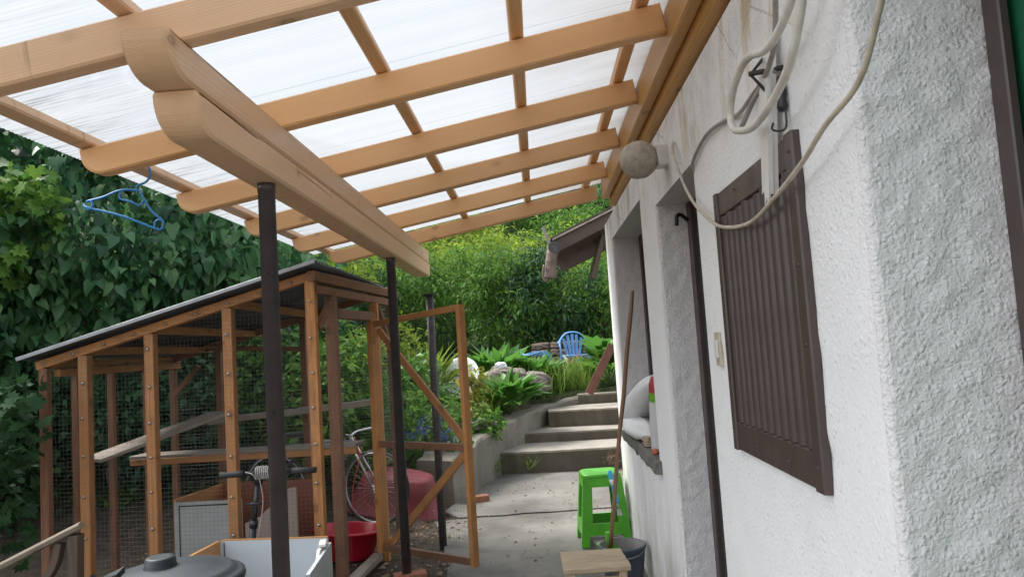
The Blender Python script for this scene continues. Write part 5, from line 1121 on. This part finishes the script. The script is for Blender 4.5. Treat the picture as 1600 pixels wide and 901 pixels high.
tuft('dry_flower', (.52, 12.2, gz(.52, 12.2)-.02), 60, .62, .25, 'lance', 'leaf_dry', 'dried grey flower stalks in front of the blue armchair', 'plant', None, 64, .6)
tuft('climbing_plant', (-.05, 12.6, gz(-.05, 12.6)-.02), 80, .6, .5, 'lance', 'leaf_mid', 'green plant left of the blue armchair', 'plant', None, 65, .7)
t_ = plant('flowering_shrub', (-1.12, 7.55, gz(-1.12, 7.55)-.03), (-1.12, 7.5, .58), (.36, .26, .30), 18, .14, 1300, .05, 'oval', 'leaf_mid', 'small shrub with dusty blue flowers behind the coop door', 'shrub', None, .3, .4, 66, .02)
rng = np.random.default_rng(67); pos, d, n, cc = crown_pts(rng, (-1.12, 7.42, .66), (.28, .16, .20), 14, .06, 480, 0, .6)
o = link('flower', leaf_mesh('flower', pos-np.array([-1.12, 7.42, .66]), d, n, np.full(480, .028), 'oval', 1.6), Matrix.Translation((-1.12, 7.42, .66)), t_, 'petal_blue'); o['kind'] = 'stuff'
for (x, y, lab, s_) in ((-.545, 8.36, 'small grass tuft in the angle of kerb and lowest step', 71), (-.17, 8.40, 'little weed at the foot of the lowest step', 72), (.68, 8.40, 'dead leaves tuft in the corner of step and wall', 73)):
    tuft('weed', (x, y, -.0), 34, .26, .10, 'blade', 'leaf_grass' if s_ < 73 else 'leaf_dry', lab, 'weed', None, s_, 1.5, False)

# grass and ground cover nobody could count
def scatter(name, n, fx, fyy, size, kind, mat, up=1.0, seed=0, keep=None, lean=.35, dz=0.0, ws=1.0):
    rng = np.random.default_rng(seed); x = rng.uniform(*fx, n); y = rng.uniform(*fyy, n)
    if keep is not None: m_ = keep(x, y, rng); x, y = x[m_], y[m_]
    n = len(x); pos = np.stack([x, y, hgt(x, y)+dz], -1); d = unit(np.stack([rng.normal(0, lean, n), rng.normal(0, lean, n), np.full(n, up)], -1)); nn = unit(rng.normal(0, 1, (n, 3))+np.array([0, 0, .4]))
    return tag(link(name, leaf_mesh(name, pos, d, nn, size*rng.uniform(.5, 1.25, n), kind, ws), Matrix.Identity(4), None, mat), kind='stuff')
wyv = np.array([p[1] for p in WP]); wxv = np.array([p[0] for p in WP])
left = lambda x, y: x < np.interp(y, wyv, wxv)-.30
def gk(x, y, r): return ((left(x, y)) | (y > 10.45)) & (r.uniform(0, 1, len(x)) < .55+.45*np.sin(3.3*x+1.1*y)*np.sin(2.1*y-x))
scatter('grass', 9000, (-.75, .85), (8.9, 11.6), .40, 'blade', 'leaf_grass', 1, 81, gk, .30, -.02, 1.0)
scatter('grass', 2200, (-1.4, .2), (8.0, 9.4), .17, 'blade', 'leaf_grass', 1, 82, gk, .4, -.01, 1.4)
scatter('ground_cover', 26000, (-8, 2.4), (7.0, 15), .085, 'oval', 'leaf_mid', .9, 83, lambda x, y, r: (left(x, y) | (y > 10.6)) & (r.uniform(0, 1, len(x)) < .8), .9, .03)
scatter('ground_cover', 14000, (-14, 6), (14, 32), .22, 'lance', 'leaf_dark', .9, 84, None, .8, .05)
scatter('leaf_litter', 1500, (-3.2, -.55), (3.2, 6.9), .045, 'oval', 'leaf_dry', .06, 85, lambda x, y, r: r.uniform(0, 1, len(x)) < .35+.6*(np.abs(x+1.0) < .35), .8, .012)
scatter('leaf_litter', 420, (-1.6, -.3), (7.4, 8.9), .06, 'oval', 'leaf_dry', .1, 86, lambda x, y, r: left(x, y+0*x), .9, .02)
rng = np.random.default_rng(88); n = 160; x = np.concatenate([rng.uniform(.36, .57, 90), rng.uniform(.45, .9, 70)]); y = np.concatenate([rng.uniform(4.3, 5.6, 90), rng.uniform(8.0, 8.43, 70)])
scatter('leaf_litter', 260, (-.7, .6), (2.6, 8.3), .03, 'oval', 'leaf_dry', .06, 87, lambda x, y, r: x > -.85, .8, .036)
tag(link('leaf_litter', leaf_mesh('leaf_litter', np.stack([x, y, np.full(n, .008)], -1), unit(rng.normal(0, 1, (n, 3))*np.array([1, 1, .15])), unit(rng.normal(0, .3, (n, 3))+np.array([0, 0, 1.])), .03*rng.uniform(.5, 1.4, n), 'oval'), Matrix.Identity(4), None, 'leaf_dry'), kind='stuff')
bpy.context.view_layer.update()
